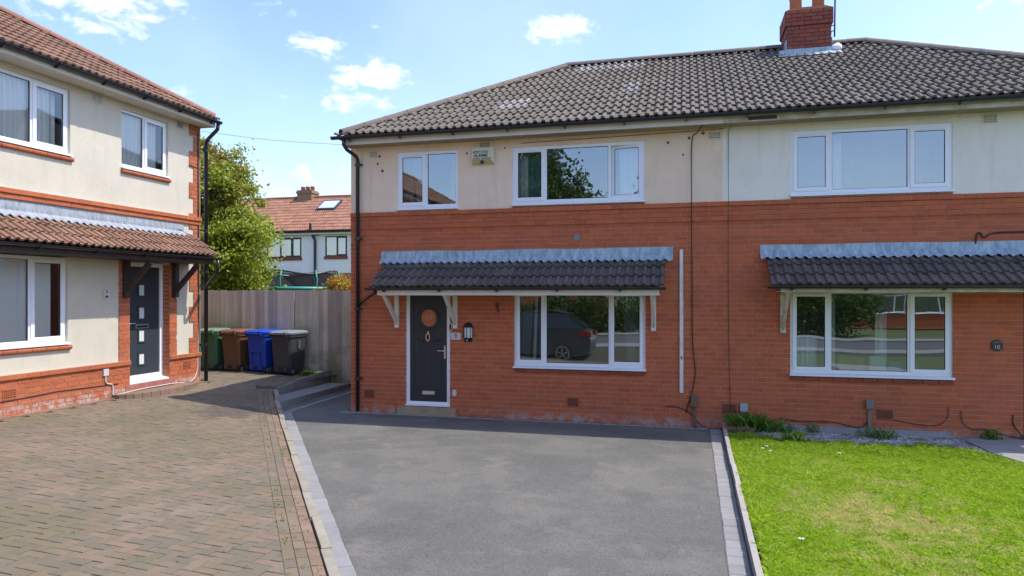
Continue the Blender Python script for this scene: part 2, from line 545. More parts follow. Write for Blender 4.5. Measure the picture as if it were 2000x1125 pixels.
# ------------------------------------------------------------------ mesh builder
class MB:
    def __init__(self):
        self.v = []
        self.f = []

    def add(self, vs, fs):
        n = len(self.v)
        self.v.extend(vs)
        self.f.extend([tuple(i + n for i in f) for f in fs])
        return self

    def box(self, x0, x1, y0, y1, z0, z1, skip=''):
        vs = [(x0, y0, z0), (x1, y0, z0), (x1, y1, z0), (x0, y1, z0), (x0, y0, z1), (x1, y0, z1), (x1, y1, z1), (x0, y1, z1)]
        fs = {'b': (0, 3, 2, 1), 't': (4, 5, 6, 7), 'f': (0, 1, 5, 4), 'k': (2, 3, 7, 6), 'l': (3, 0, 4, 7), 'r': (1, 2, 6, 5)}
        return self.add(vs, [q for k, q in fs.items() if k not in skip])

    def prism(self, pts, axis, a, b):
        """convex or simple outline extruded along an axis ('x','y','z') from a to b"""
        n = len(pts)

        def P(p, t):
            return {'x': (t, p[0], p[1]), 'y': (p[0], t, p[1]), 'z': (p[0], p[1], t)}[axis]
        vs = [P(p, a) for p in pts] + [P(p, b) for p in pts]
        fs = [tuple(range(n))[::-1], tuple(range(n, 2 * n))]
        fs += [(i, (i + 1) % n, n + (i + 1) % n, n + i) for i in range(n)]
        return self.add(vs, fs)

    def beam(self, p, q, w, h, up=(0, 0, 1)):
        """rectangular bar between two points"""
        p, q = Vector(p), Vector(q)
        d = (q - p).normalized()
        u = Vector(up)
        if abs(d.dot(u)) > .98:
            u = Vector((0, 1, 0))
        s = d.cross(u).normalized()
        t = s.cross(d).normalized()
        c = [(-1, -1), (1, -1), (1, 1), (-1, 1)]
        vs = [tuple(e + s * (a * w / 2) + t * (b * h / 2)) for e in (p, q) for a, b in c]
        return self.add(vs, [(3, 2, 1, 0), (4, 5, 6, 7), (0, 1, 5, 4), (1, 2, 6, 5), (2, 3, 7, 6), (3, 0, 4, 7)])

    def tube(self, pts, r, n=8, cap=True):
        pts = [Vector(p) for p in pts]
        rs = r if isinstance(r, (list, tuple)) else [r] * len(pts)
        vs, fs = [], []
        prev = None
        for i, p in enumerate(pts):
            d = (pts[min(i + 1, len(pts) - 1)] - pts[max(i - 1, 0)])
            d = d.normalized() if d.length > 1e-9 else Vector((0, 0, 1))
            if prev is None:
                a = d.cross(Vector((0, 0, 1)) if abs(d.z) < .9 else Vector((1, 0, 0))).normalized()
            else:
                a = (prev - d * prev.dot(d)).normalized()
            prev = a
            b = d.cross(a)
            for k in range(n):
                t = 2 * math.pi * k / n
                vs.append(tuple(p + (a * math.cos(t) + b * math.sin(t)) * rs[i]))
        for i in range(len(pts) - 1):
            for k in range(n):
                k2 = (k + 1) % n
                fs.append((i * n + k, i * n + k2, (i + 1) * n + k2, (i + 1) * n + k))
        if cap:
            fs.append(tuple(range(n))[::-1])
            fs.append(tuple(range((len(pts) - 1) * n, len(pts) * n)))
        return self.add(vs, fs)

    def disc(self, c, r, axis='y', depth=.02, n=24, rz=None):
        rz = rz or r
        pts = [(c[0 if axis != 'x' else 1] + r * math.cos(2 * math.pi * k / n), c[2 if axis != 'z' else 1] + rz * math.sin(2 * math.pi * k / n)) for k in range(n)]
        a = {'y': c[1], 'x': c[0], 'z': c[2]}[axis]
        return self.prism(pts, axis, a, a + depth)

    def ring(self, c, r0, r1, y0, y1, n=32, k=1.0):
        """flat ring facing y; k stretches it in z"""
        vs, fs = [], []
        for i in range(n):
            t = 2 * math.pi * i / n
            for r, y in ((r0, y0), (r1, y0), (r1, y1), (r0, y1)):
                vs.append((c[0] + r * math.cos(t), y, c[1] + r * k * math.sin(t)))
        for i in range(n):
            a, b = i * 4, ((i + 1) % n) * 4
            for j in range(4):
                fs.append((a + j, b + j, b + (j + 1) % 4, a + (j + 1) % 4))
        return self.add(vs, fs)

    def lathe(self, prof, n=20, c=(0, 0)):
        vs, fs = [], []
        for r, z in prof:
            for k in range(n):
                t = 2 * math.pi * k / n
                vs.append((c[0] + r * math.cos(t), c[1] + r * math.sin(t), z))
        for i in range(len(prof) - 1):
            for k in range(n):
                k2 = (k + 1) % n
                fs.append((i * n + k, i * n + k2, (i + 1) * n + k2, (i + 1) * n + k))
        fs.append(tuple(range(n))[::-1])
        fs.append(tuple(range((len(prof) - 1) * n, len(prof) * n)))
        return self.add(vs, fs)

    def mesh(self, name, mat, smooth=False, shift=None):
        me = bpy.data.meshes.new(name)
        vs = self.v
        if shift is not None:
            vs = [(x - shift[0], y - shift[1], z - shift[2]) for x, y, z in vs]
        me.from_pydata(vs, [], self.f)
        if mat:
            me.materials.append(MAT[mat])
        if smooth:
            me.polygons.foreach_set('use_smooth', [True] * len(me.polygons))
        return me

    def build(self, name, mat, parent=None, smooth=False, loc=None):
        o = bpy.data.objects.new(name, self.mesh(name, mat, smooth, loc))
        COL.objects.link(o)
        if parent:
            o.parent = parent
        if loc is not None:
            o.location = loc
        return o


def link(name, me, parent, loc=(0, 0, 0), rot=None):
    o = bpy.data.objects.new(name, me)
    COL.objects.link(o)
    o.parent = parent
    o.location = loc
    if rot:
        o.rotation_euler = rot
    return o


def tag(o, label=None, cat=None, group=None, kind=None):
    if label:
        o['label'] = label
    if cat:
        o['category'] = cat
    if group:
        o['group'] = group
    if kind:
        o['kind'] = kind
    return o


def thing(name, label, cat, loc=(0, 0, 0), rz=0, group=None):
    o = bpy.data.objects.new(name, None)
    o.empty_display_size = .2
    COL.objects.link(o)
    o.location = loc
    o.rotation_euler = (0, 0, rz)
    return tag(o, label, cat, group)


def rebase(root, local):
    """move a thing's origin to its base (given in its own axes) without moving its parts"""
    d = Vector(local)
    root.location = root.location + Matrix.Rotation(root.rotation_euler.z, 3, 'Z') @ d
    for ch in root.children:
        ch.location = ch.location - d


def struct(mb, name, mat, label, smooth=False):
    return tag(mb.build(name, mat, None, smooth), label, None, None, 'structure')


# ------------------------------------------------------------------ ground height of the block-paved drive
def lerp(a, b, t):
    return a + (b - a) * t


KX0, KY0, KX1, KY1 = -2.83, 5.03, -8.50, 12.85     # kerb line between the two drives
XL = -10.15                                        # face of the left house


def kerb_x(y):
    return KX0 + (KX1 - KX0) * (y - KY0) / (KY1 - KY0)


def kerb_g(y):
    pts = [(-30, .02), (4, .025), (8, .045), (11.0, .09), (11.7, .13), (12.85, .29), (40, .30)]
    for (a, ga), (b, gb) in zip(pts, pts[1:]):
        if y <= b:
            return lerp(ga, gb, (y - a) / (b - a))
    return .3


def drive_g(x, y):
    ye = min(y, KY1)
    kx = kerb_x(ye)
    t = (kx - x) / max(.4, kx - XL)
    return lerp(kerb_g(y), .385, min(1, max(0, t)))


# ------------------------------------------------------------------ facade pieces (facade plane y = 0, looking from -y)
def in_hole(x, z, holes):
    return any(h[0] < x < h[1] and h[2] < z < h[3] for h in holes)


def wall_panel(x0, x1, z0, z1, holes, y0, y1):
    """hollow slab with openings: front, back, reveals and rim"""
    mb = MB()
    xs = sorted({x0, x1, *[min(max(h[i], x0), x1) for h in holes for i in (0, 1)]})
    zs = sorted({z0, z1, *[min(max(h[i], z0), z1) for h in holes for i in (2, 3)]})
    nx, nz = len(xs) - 1, len(zs) - 1
    solid = [[not in_hole((xs[i] + xs[i + 1]) / 2, (zs[j] + zs[j + 1]) / 2, holes) for j in range(nz)] for i in range(nx)]

    def sol(i, j):
        return 0 <= i < nx and 0 <= j < nz and solid[i][j]
    for i in range(nx):
        for j in range(nz):
            if not solid[i][j]:
                continue
            a, b, c, d = xs[i], xs[i + 1], zs[j], zs[j + 1]
            mb.add([(a, y0, c), (b, y0, c), (b, y0, d), (a, y0, d)], [(0, 1, 2, 3)])
            mb.add([(a, y1, c), (b, y1, c), (b, y1, d), (a, y1, d)], [(3, 2, 1, 0)])
            if not sol(i - 1, j):
                mb.add([(a, y0, c), (a, y0, d), (a, y1, d), (a, y1, c)], [(0, 1, 2, 3)])
            if not sol(i + 1, j):
                mb.add([(b, y0, c), (b, y1, c), (b, y1, d), (b, y0, d)], [(0, 1, 2, 3)])
            if not sol(i, j - 1):
                mb.add([(a, y0, c), (a, y1, c), (b, y1, c), (b, y0, c)], [(0, 1, 2, 3)])
            if not sol(i, j + 1):
                mb.add([(a, y0, d), (b, y0, d), (b, y1, d), (a, y1, d)], [(0, 1, 2, 3)])
    return mb


def subtract(r, h):
    x0, x1, z0, z1 = r
    a, b, c, d = h
    if a >= x1 or b <= x0 or c >= z1 or d <= z0:
        return [r]
    out = []
    if a > x0:
        out.append((x0, a, z0, z1))
    if b < x1:
        out.append((b, x1, z0, z1))
    m0, m1 = max(x0, a), min(x1, b)
    if c > z0:
        out.append((m0, m1, z0, c))
    if d < z1:
        out.append((m0, m1, d, z1))
    return out


BL, BC, JT = .238, .082, .0115


def brick_rects(x0, x1, ztop, zbot, holes, proj=lambda k: 0.0):
    out = []
    k = 0
    while ztop - BC * k > zbot + .02:
        zt = ztop - BC * k - JT * .5
        zb = max(zbot, ztop - BC * (k + 1) + JT * .5)
        off = (BL / 2 if k % 2 else 0) + (0.06 if k % 5 == 3 else 0)
        x = x0 - off
        while x < x1:
            a, b = max(x + JT / 2, x0), min(x + BL - JT / 2, x1)
            x += BL
            if b - a < .02:
                continue
            rs = [(a, b, zb, zt)]
            for h in holes:
                rs = [q for r in rs for q in subtract(r, h)]
            for r in rs:
                if r[1] - r[0] > .018 and r[3] - r[2] > .018:
                    out.append((*r, proj(k)))
        k += 1
    return out


def lay_bricks(wall, rects, mat, limit=300, key=None, name='brick', y=0.0):
    """largest in view become objects of their own, the rest one joined part"""
    rects = sorted(rects, key=key)
    full = None
    for i, (a, b, c, d, p) in enumerate(rects[:limit]):
        cx, cz = (a + b) / 2, (c + d) / 2
        std = abs((b - a) - (BL - JT)) < .002 and abs((d - c) - (BC - JT)) < .002 and p == 0
        if std and full is not None:
            me = full
        else:
            me = MB().box((a - b) / 2, (b - a) / 2, -.007 - p, .004, (c - d) / 2, (d - c) / 2, 'k').mesh(name, mat)
            if std:
                full = me
        link(name, me, wall, (cx, y + random.uniform(-.002, .0015), cz))
    if len(rects) > limit:
        mb = MB()
        for a, b, c, d, p in rects[limit:]:
            j = y + random.uniform(-.002, .0015)
            mb.box(a, b, j - .007 - p, j + .004, c, d, 'k')
        o = mb.build(name, mat, wall)
        o['kind'] = 'stuff'


def window(house, x0, x1, z0, z1, panes, y=.03, frame='upvc', sill=True, vents=True, glass='glass', back=None, open_pane=None, open_ang=0):
    """panes: list of ('o' or 'f', width share); frame face stands at y"""
    cx, cz = (x0 + x1) / 2, z0
    F = .055
    mb = MB()
    d = .07
    sz = z0 + (.045 if sill else 0)
    mb.box(x0, x0 + F, y, y + d, sz, z1)
    mb.box(x1 - F, x1, y, y + d, sz, z1)
    mb.box(x0 + F, x1 - F, y + .001, y + d, z1 - F, z1)
    mb.box(x0 + F, x1 - F, y + .001, y + d, sz, sz + F)
    tot = sum(w for _, w in panes)
    inner = (x1 - x0) - 2 * F
    M = .05
    avail = inner - M * (len(panes) - 1)
    xs = x0 + F
    cells = []
    for i, (t, w) in enumerate(panes):
        a, b = xs, xs + avail * w / tot
        cells.append((t, a, b))
        if i < len(panes) - 1:
            mb.box(b, b + M, y + .002, y + d, sz + F, z1 - F)
        xs = b + M
    win = mb.build('window', frame, house)
    if sill:
        MB().prism([(y + d, z0), (-.055, z0), (-.055, z0 + .028), (y - .001, z0 + .044), (y + d, z0 + .044)], 'x', x0 - .012, x1 + .012).build('sill', frame, win)
    za, zb = sz + F, z1 - F
    for i, (t, a, b) in enumerate(cells):
        if t == 'o':
            ov, sw = .014, .062
            a2, b2, c2, e2 = a - ov, b + ov, za - ov, zb + ov
            hx = b2 if open_pane == i else 0
            yy = y - .016
            s = MB()
            s.box(a2, a2 + sw, yy, y + .03, c2, e2)
            s.box(b2 - sw, b2, yy, y + .03, c2, e2)
            s.box(a2 + sw, b2 - sw, yy + .001, y + .03, e2 - sw, e2)
            s.box(a2 + sw, b2 - sw, yy + .001, y + .03, c2, c2 + sw)
            gk = MB()
            ga, gb, gc, ge = a2 + sw, b2 - sw, c2 + sw, e2 - sw
            q = .007
            gy = yy + .011
            for bx in ((ga, ga + q, gc, ge), (gb - q, gb, gc, ge), (ga + q, gb - q, gc, gc + q), (ga + q, gb - q, ge - q, ge)):
                gk.box(bx[0], bx[1], gy, gy + .012, bx[2], bx[3])
            gl = MB().add([(ga, gy + .008, gc), (gb, gy + .008, gc), (gb, gy + .008, ge), (ga, gy + .008, ge)], [(0, 1, 2, 3)])
            piv = (b2, y, 0) if open_pane == i else None
            parts = [s.build('sash', frame, win, loc=piv), gk.build('gasket', 'gasket', win, loc=piv), gl.build('pane', glass, win, loc=piv)]
            if vents:
                parts.append(MB().box(a2 + .09, b2 - .09, yy - .012, yy + .0, e2 - sw * .72, e2 - sw * .38).build('trickle_vent', frame, win, loc=piv))
            if piv:
                for pt in parts:
                    pt.rotation_euler = (0, 0, R(open_ang))
        else:
            q = .007
            gy = y + .016
            gk = MB()
            for bx in ((a, a + q, za, zb), (b - q, b, za, zb), (a + q, b - q, za, za + q), (a + q, b - q, zb - q, zb)):
                gk.box(bx[0], bx[1], gy, gy + .012, bx[2], bx[3])
            gk.build('gasket', 'gasket', win)
            MB().add([(a, gy + .008, za), (b, gy + .008, za), (b, gy + .008, zb), (a, gy + .008, zb)], [(0, 1, 2, 3)]).build('pane', glass, win)
    return win, cells, za, zb


def curtain(win, x0, x1, z0, z1, mat, y=.17, folds=6, flare=0.0, name='curtain'):
    n = folds * 6
    vs, fs = [], []
    for i in range(n + 1):
        t = i / n
        x = lerp(x0, x1, t)
        yy = y + .03 * math.sin(t * folds * 2 * math.pi) + .012 * math.sin(t * 17)
        vs += [(x, yy, z0), (x + flare * (1 if i < n / 2 else 1), yy * 1.0, z1)]
    for i in range(n):
        a = i * 2
        fs.append((a, a + 2, a + 3, a + 1))
    return MB().add(vs, fs).build(name, mat, win, True)


def sill_bricks(house, x0, x1, z1, mat, n, h=.066, name='sill_brick', round_edge=False):
    w = (x1 - x0) / n
    for i in range(n):
        a, b = x0 + i * w + .004, x0 + (i + 1) * w - .004
        c = ((a + b) / 2, 0, z1 - h)
        mb = MB()
        if round_edge:
            mb.prism([(.10, z1 - h), (-.03, z1 - h), (-.052, z1 - h * .72), (-.055, z1 - h * .35), (-.035, z1), (.10, z1)], 'x', a, b)
        else:
            mb.prism([(.06, z1 - h), (-.033, z1 - h), (-.033, z1 - .012), (.06, z1)], 'x', a, b)
        mb.build(name, mat, house, loc=c)


def air_vent(house, x, z, w, h, mat, nx=7, nz=4, name='air_brick', dark='dark_wood', y=0):
    p = MB()
    m = min(w, h) * .13
    cw, chh = (w - 2 * m) / nx, (h - 2 * m) / nz
    x0, z0 = x - w / 2, z - h / 2
    p.box(x0, x0 + w, y - .014, y, z0, z0 + m)
    p.box(x0, x0 + w, y - .014, y, z0 + h - m, z0 + h)
    p.box(x0, x0 + m, y - .014, y, z0 + m, z0 + h - m)
    p.box(x0 + w - m, x0 + w, y - .014, y, z0 + m, z0 + h - m)
    for i in range(1, nx):
        xx = x0 + m + i * cw
        p.box(xx - cw * .19, xx + cw * .19, y - .0135, y, z0 + m, z0 + h - m)
    for j in range(1, nz):
        zz = z0 + m + j * chh
        p.box(x0 + m, x0 + w - m, y - .013, y, zz - chh * .20, zz + chh * .20)
    o = p.build(name, mat, house)
    MB().box(x0 + .004, x0 + w - .004, y - .0085, y, z0 + .004, z0 + h - .004, 'k').build('opening', dark, o)
    return o


# ------------------------------------------------------------------ roof tiles
def tile_profile(w, n=6, h=.034):
    """double roman: pan, roll, pan, roll"""
    pts = []
    for q in range(2):
        b = q * w / 2
        pts.append((b, 0.0))
        pts.append((b + w * .235, 0.0))
        for k in range(1, n):
            t = math.pi * k / n
            pts.append((b + w * .235 + w * .265 * (1 - math.cos(t)) / 2, h * math.sin(t) ** .8))
    pts.append((w, 0.0))
    return pts


def tile_mb(w, ln, th=.034, tilt=.036, h=.040):
    """x across, y up the slope (tail at 0), z off the roof"""
    pr = tile_profile(w, 5, h)
    mb = MB()
    n = len(pr)
    vs = [(x, 0, z + tilt) for x, z in pr] + [(x, ln, z) for x, z in pr] + [(x, 0.002, z * .9 + tilt - th) for x, z in pr]
    fs = [(i, i + 1, n + i + 1, n + i) for i in range(n - 1)] + [(2 * n + i, 2 * n + i + 1, i + 1, i) for i in range(n - 1)]
    fs += [(2 * n, 0, n), (3 * n - 1, 2 * n - 1, n - 1)]
    return mb.add(vs, fs)


def roof_tiles(roof, w, rows, gauge, slope_M, x_lo, x_hi, clips, mat, name, limit=300, key=None, skip=None, mat_fn=None, h=.042, ncol=None):
    """slope_M maps roof-plane coordinates (x, up-slope, normal) into the house; clips: planes (point, normal) in roof-plane xy, keep inside"""
    base = tile_mb(w, gauge + .05, h=h)
    me0 = base.mesh(name, mat)
    if True:
        for p in me0.polygons:
            p.use_smooth = False
    items = []
    n0, n1 = math.floor(x_lo / w), math.ceil(x_hi / w)
    for r in range(rows):
        for c in range(n0, n1 + 1):
            x = c * w
            y = r * gauge
            cs = [(x, y), (x + w, y), (x, y + gauge), (x + w, y + gauge)]
            inside = [all((px - cp[0]) * cn[0] + (py - cp[1]) * cn[1] <= 0 for cp, cn in clips) for px, py in cs]
            if skip and skip(x + w / 2, y + gauge / 2):
                continue
            if all(inside):
                items.append((x, y, False))
            elif any(inside):
                items.append((x, y, True))
    if key:
        items.sort(key=lambda t: key(slope_M @ Vector((t[0] + w / 2, t[1] + gauge / 2, 0))))
    rest = MB()
    rot = slope_M.to_euler()
    alt = {}
    for i, (x, y, cut) in enumerate(items):
        jz = random.uniform(-.004, .004)
        jx = random.uniform(-.003, .003)
        mname = mat_fn(x, y) if mat_fn else mat
        if cut:
            bm = bmesh.new()
            vv = [bm.verts.new(v) for v in base.v]
            for f in base.f:
                bm.faces.new([vv[k] for k in f])
            for cp, cn in clips:
                bmesh.ops.bisect_plane(bm, geom=bm.verts[:] + bm.edges[:] + bm.faces[:], plane_co=(cp[0] - x, cp[1] - y, 0), plane_no=(cn[0], cn[1], 0), clear_outer=True)
            me = bpy.data.meshes.new(name)
            bm.to_mesh(me)
            bm.free()
            me.materials.append(MAT[mname])
            if len(me.polygons) == 0:
                continue
        elif mname != mat:
            if mname not in alt:
                alt[mname] = base.mesh(name, mname)
            me = alt[mname]
        else:
            me = me0
        P = slope_M @ Vector((x + jx, y, jz))
        if i < limit:
            o = link(name, me, roof, P, rot)
            o.rotation_euler.x += random.uniform(-.007, .007)
            o.rotation_euler.y += random.uniform(-.006, .006)
        else:
            vs = [tuple(slope_M @ (Vector(v.co) + Vector((x + jx, y, jz)))) for v in me.vertices]
            rest.add(vs, [tuple(p.vertices) for p in me.polygons])
    if rest.v:
        o = rest.build(name, mat, roof)
        o['kind'] = 'stuff'


def ridge_line(roof, p, q, mat, r=.145, seg=.46, name='ridge_tile'):
    p, q = Vector(p), Vector(q)
    L = (q - p).length
    n = max(1, round(L / seg))
    d = (q - p) / n
    dn = d.normalized()
    side = dn.cross(Vector((0, 0, 1))).normalized()
    up = side.cross(dn).normalized()
    K = 8
    for i in range(n):
        a, b = p + d * i, p + d * (i + 1) - dn * .006
        mb = MB()
        vs = []
        for e, rr in ((a, r), (b, r * .97)):
            for k in range(K + 1):
                t = math.pi * (k / K)
                vs.append(tuple(e + side * rr * math.cos(t) + up * (rr * .72 * math.sin(t) - .045)))
            for k in range(K + 1):
                t = math.pi * (1 - k / K)
                vs.append(tuple(e + side * (rr - .016) * math.cos(t) + up * ((rr - .016) * .72 * math.sin(t) - .045)))
        m = 2 * (K + 1)
        fs = [(k, (k + 1) % m, m + (k + 1) % m, m + k) for k in range(m)]
        fs += [(k, k + 1, m - 2 - k, m - 1 - k) for k in range(K)] + [(m + m - 1 - k, m + m - 2 - k, m + k + 1, m + k) for k in range(K)]
        mb.add(vs, fs)
        mb.build(name, mat, roof, False, loc=tuple(a))


def gutter(parent, x0, x1, y, z, mat='black_plastic', r=.056, name='gutter', brackets=1.0, drop=0.0, axis_flip=False):
    """half round gutter along x with its rim at z; hangs at y (centre)"""
    mb = MB()
    K = 8
    vs = []
    xs = [x0, x1]
    for x in xs:
        zz = z + (drop * (x - x0) / (x1 - x0))
        for k in range(K + 1):
            t = math.pi + math.pi * k / K
            vs.append((x, y + r * math.cos(t), zz + r * math.sin(t)))
        for k in range(K + 1):
            t = 2 * math.pi - math.pi * k / K
            vs.append((x, y + (r - .005) * math.cos(t), zz + (r - .005) * math.sin(t)))
    m = 2 * (K + 1)
    fs = [(k, (k + 1) % m, m + (k + 1) % m, m + k) for k in range(m)]
    fs += [tuple(range(K + 1)), tuple(range(m, m + K + 1))[::-1]]
    mb.add(vs, fs)
    g = mb.build(name, mat, parent)
    x = x0 + .35
    while x < x1 and brackets:
        zz = z + (drop * (x - x0) / (x1 - x0))
        b = MB()
        for k in range(K):
            t0, t1 = math.pi + math.pi * k / K, math.pi + math.pi * (k + 1) / K
            ro, ri = r + .009, r + .001
            q = [(y + ri * math.cos(t0), zz + ri * math.sin(t0)), (y + ro * math.cos(t0), zz + ro * math.sin(t0)), (y + ro * math.cos(t1), zz + ro * math.sin(t1)), (y + ri * math.cos(t1), zz + ri * math.sin(t1))]
            b.prism(q, 'x', x - .016, x + .016)
        b.box(x - .014, x + .014, y - .02, y + r + .02, zz - r - .03, zz - r - .006)
        b.build('gutter_bracket', mat, parent)
        x += brackets
    return g


def text_mesh(s, size, mat, parent, loc, rot=(R(90), 0, 0), ext=.0015, name='lettering', align='CENTER', bold=0.0):
    cu = bpy.data.curves.new(name, 'FONT')
    cu.body = s
    cu.size = size
    cu.align_x = align
    cu.align_y = 'CENTER'
    cu.extrude = ext
    cu.offset = bold
    tmp = bpy.data.objects.new('tmp_text', cu)
    COL.objects.link(tmp)
    dg = bpy.context.evaluated_depsgraph_get()
    me = bpy.data.meshes.new_from_object(tmp.evaluated_get(dg))
    bpy.data.objects.remove(tmp)
    bpy.data.curves.remove(cu)
    me.materials.clear()
    me.materials.append(MAT[mat])
    return link(name, me, parent, loc, rot)


def rooms(house, x0, x1, z0, zmid, z1, depth=3.6, y0=.26, walls=()):
    """plain rooms behind the glass"""
    mb = MB()
    xs = [x0 + .02, *walls, x1 - .02]
    for za, zb in ((z0 + .05, zmid - .1), (zmid + .1, z1 - .05)):
        for a, b in zip(xs, xs[1:]):
            a, b = a + .03, b - .03
            v = [(a, y0, za), (b, y0, za), (b, depth, za), (a, depth, za), (a, y0, zb), (b, y0, zb), (b, depth, zb), (a, depth, zb)]
            mb.add(v, [(0, 1, 2, 3), (4, 7, 6, 5), (2, 6, 7, 3), (0, 3, 7, 4), (1, 5, 6, 2)])
    return mb.build('interior', 'plaster', house)


# =================================================================== GROUND AND PAVING
gs = 900
struct(MB().add([(-gs, -gs, -.06), (gs, -gs, -.06), (gs, gs, -.06), (-gs, gs, -.06)], [(0, 1, 2, 3)]), 'ground', 'turf_far', 'green ground stretching away all round the houses')

# tarmac drive of number nine, running back beside the house to the fence
tar = [(-2.83, 5.03), (-2.02, 3.9), (-2.0, 1.0), (.52, 1.0), (.54, 5.8), (.60, 11.93), (-6.30, 11.93), (-6.30, 15.3), (-8.42, 15.3), (-8.42, 12.85), (-7.62, 11.65)]
mb = MB().prism(tar, 'z', -.05, 0.0)
o = struct(mb, 'tarmac_driveway', 'tarmac', 'grey tarmac driveway in front of the house with the round door window')

# block edging in the tarmac: left run beside the kerb, right run, and a strip along the house
edge = thing('block_edging', 'pale grey block edging round the tarmac driveway', None)
edge['kind'] = 'structure'


def run_blocks(parent, name, mat, p, q, width, seg, z0, z1, side=1, jit=.004, gap=.006):
    p, q = Vector((*p, 0)), Vector((*q, 0))
    L = (q - p).length
    n = max(1, round(L / seg))
    d = (q - p) / n
    dn = d.normalized()
    s = Vector((dn.y, -dn.x, 0)) * side
    for i in range(n):
        a = p + d * i + dn * gap / 2
        b = p + d * (i + 1) - dn * gap / 2
        j = random.uniform(-jit, jit)
        pts = [a + s * j, b + s * j, b + s * (width + j), a + s * (width + j)]
        c = sum(pts, Vector()) / 4
        z0i = z0(c.x, c.y) if callable(z0) else z0
        z1i = (z1(c.x, c.y) if callable(z1) else z1) + random.uniform(-.002, .002)
        bev = .007
        top = [c + (k - c) * (1 - 2 * bev / max(.05, (k - c).length)) for k in pts]
        vs = [(k.x, k.y, z0i) for k in pts] + [(k.x, k.y, z1i - bev) for k in pts] + [(k.x, k.y, z1i) for k in top]
        if side < 0:
            order = lambda f: f
        else:
            order = lambda f: tuple(reversed(f))
        fs = [order(f) for f in [(0, 1, 5, 4), (1, 2, 6, 5), (2, 3, 7, 6), (3, 0, 4, 7), (4, 5, 9, 8), (5, 6, 10, 9), (6, 7, 11, 10), (7, 4, 8, 11), (8, 9, 10, 11)]]
        MB().add(vs, fs).build(name, mat, parent, loc=(c.x, c.y, z0i))


run_blocks(edge, 'edging_block', 'sett', (-1.755, 3.9), (-7.385, 11.78), .165, .20, -.04, .012, side=-1)
run_blocks(edge, 'edging_block', 'sett', (.30, 2.5), (.335, 5.8), .188, .20, -.04, .012, side=1)
run_blocks(edge, 'edging_block', 'sett', (.335, 5.8), (.385, 12.0), .180, .20, -.04, .012, side=1)
run_blocks(edge, 'edging_block', 'sett', (-6.45, 11.94), (.37, 11.94), .09, .22, -.04, .010, side=-1)
run_blocks(edge, 'edging_block', 'sett', (-7.48, 11.75), (-7.55, 15.2), .10, .22, -.04, .012, side=1)

# thin upright concrete edging along the lawn
edg = thing('concrete_edging', 'thin pale concrete edging standing between tarmac driveway and lawn', None)
edg['kind'] = 'structure'
run_blocks(edg, 'edging_slab', 'edging', (.508, 2.5), (.575, 12.02), .055, .915, -.04, .105, side=1, jit=.006, gap=.01)

# kerb between the two drives
kb = thing('kerb', 'weathered concrete kerb between the block paved drive and the tarmac', None)
kb['kind'] = 'structure'
run_blocks(kb, 'kerb_stone', 'kerb_stone', (kerb_x(3.9) + .0, 3.9), (kerb_x(12.8), 12.8), .085, .915, -.04, lambda x, y: kerb_g(y) + .022, side=1, jit=.008, gap=.012)

# block paved drive of the left house
mb = MB()
NXg, NYg = 14, 40
ys = [lerp(-2.5, 15.35, j / NYg) for j in range(NYg + 1)]
vs = []
for y in ys:
    xr = kerb_x(y) if y < 12.8 else -8.5 + .07 * (y - 12.8)
    for i in range(NXg + 1):
        x = lerp(-14.0, xr + .0, i / NXg)
        vs.append((x, y, drive_g(x, y) - .015))
fs = [(j * (NXg + 1) + i, j * (NXg + 1) + i + 1, (j + 1) * (NXg + 1) + i + 1, (j + 1) * (NXg + 1) + i) for j in range(NYg) for i in range(NXg)]
pav = struct(mb.add(vs, fs), 'block_paved_driveway', 'joint_sand', 'weathered herringbone block paved driveway beside the left house')


def clip_poly(poly, p, n):
    out = []
    for i in range(len(poly)):
        a, b = poly[i], poly[(i + 1) % len(poly)]
        da = (a[0] - p[0]) * n[0] + (a[1] - p[1]) * n[1]
        db = (b[0] - p[0]) * n[0] + (b[1] - p[1]) * n[1]
        if da <= 0:
            out.append(a)
        if (da < 0 < db) or (db < 0 < da):
            t = da / (da - db)
            out.append((lerp(a[0], b[0], t), lerp(a[1], b[1], t)))
    return out


def paver_mb(poly, cx, cy, z):
    """bevelled block following the fall of the drive; local to its centre"""
    ii = [(cx + (x - cx) * .95, cy + (y - cy) * .93) for x, y in poly]
    n = len(poly)
    jz = random.uniform(-.0025, .0025)
    tl, tm = random.uniform(-.02, .02), random.uniform(-.02, .02)
    zf = lambda x, y: drive_g(x, y) + jz + tl * (x - cx) + tm * (y - cy)
    vs = [(x - cx, y - cy, zf(x, y) - .022 - z) for x, y in poly] + [(x - cx, y - cy, zf(x, y) - .003 - z) for x, y in poly] + [(x - cx, y - cy, zf(x, y) - z) for x, y in ii]
    fs = [(i, (i + 1) % n, n + (i + 1) % n, n + i) for i in range(n)] + [(n + i, n + (i + 1) % n, 2 * n + (i + 1) % n, 2 * n + i) for i in range(n)] + [tuple(range(2 * n, 3 * n))]
    return MB().add(vs, fs)


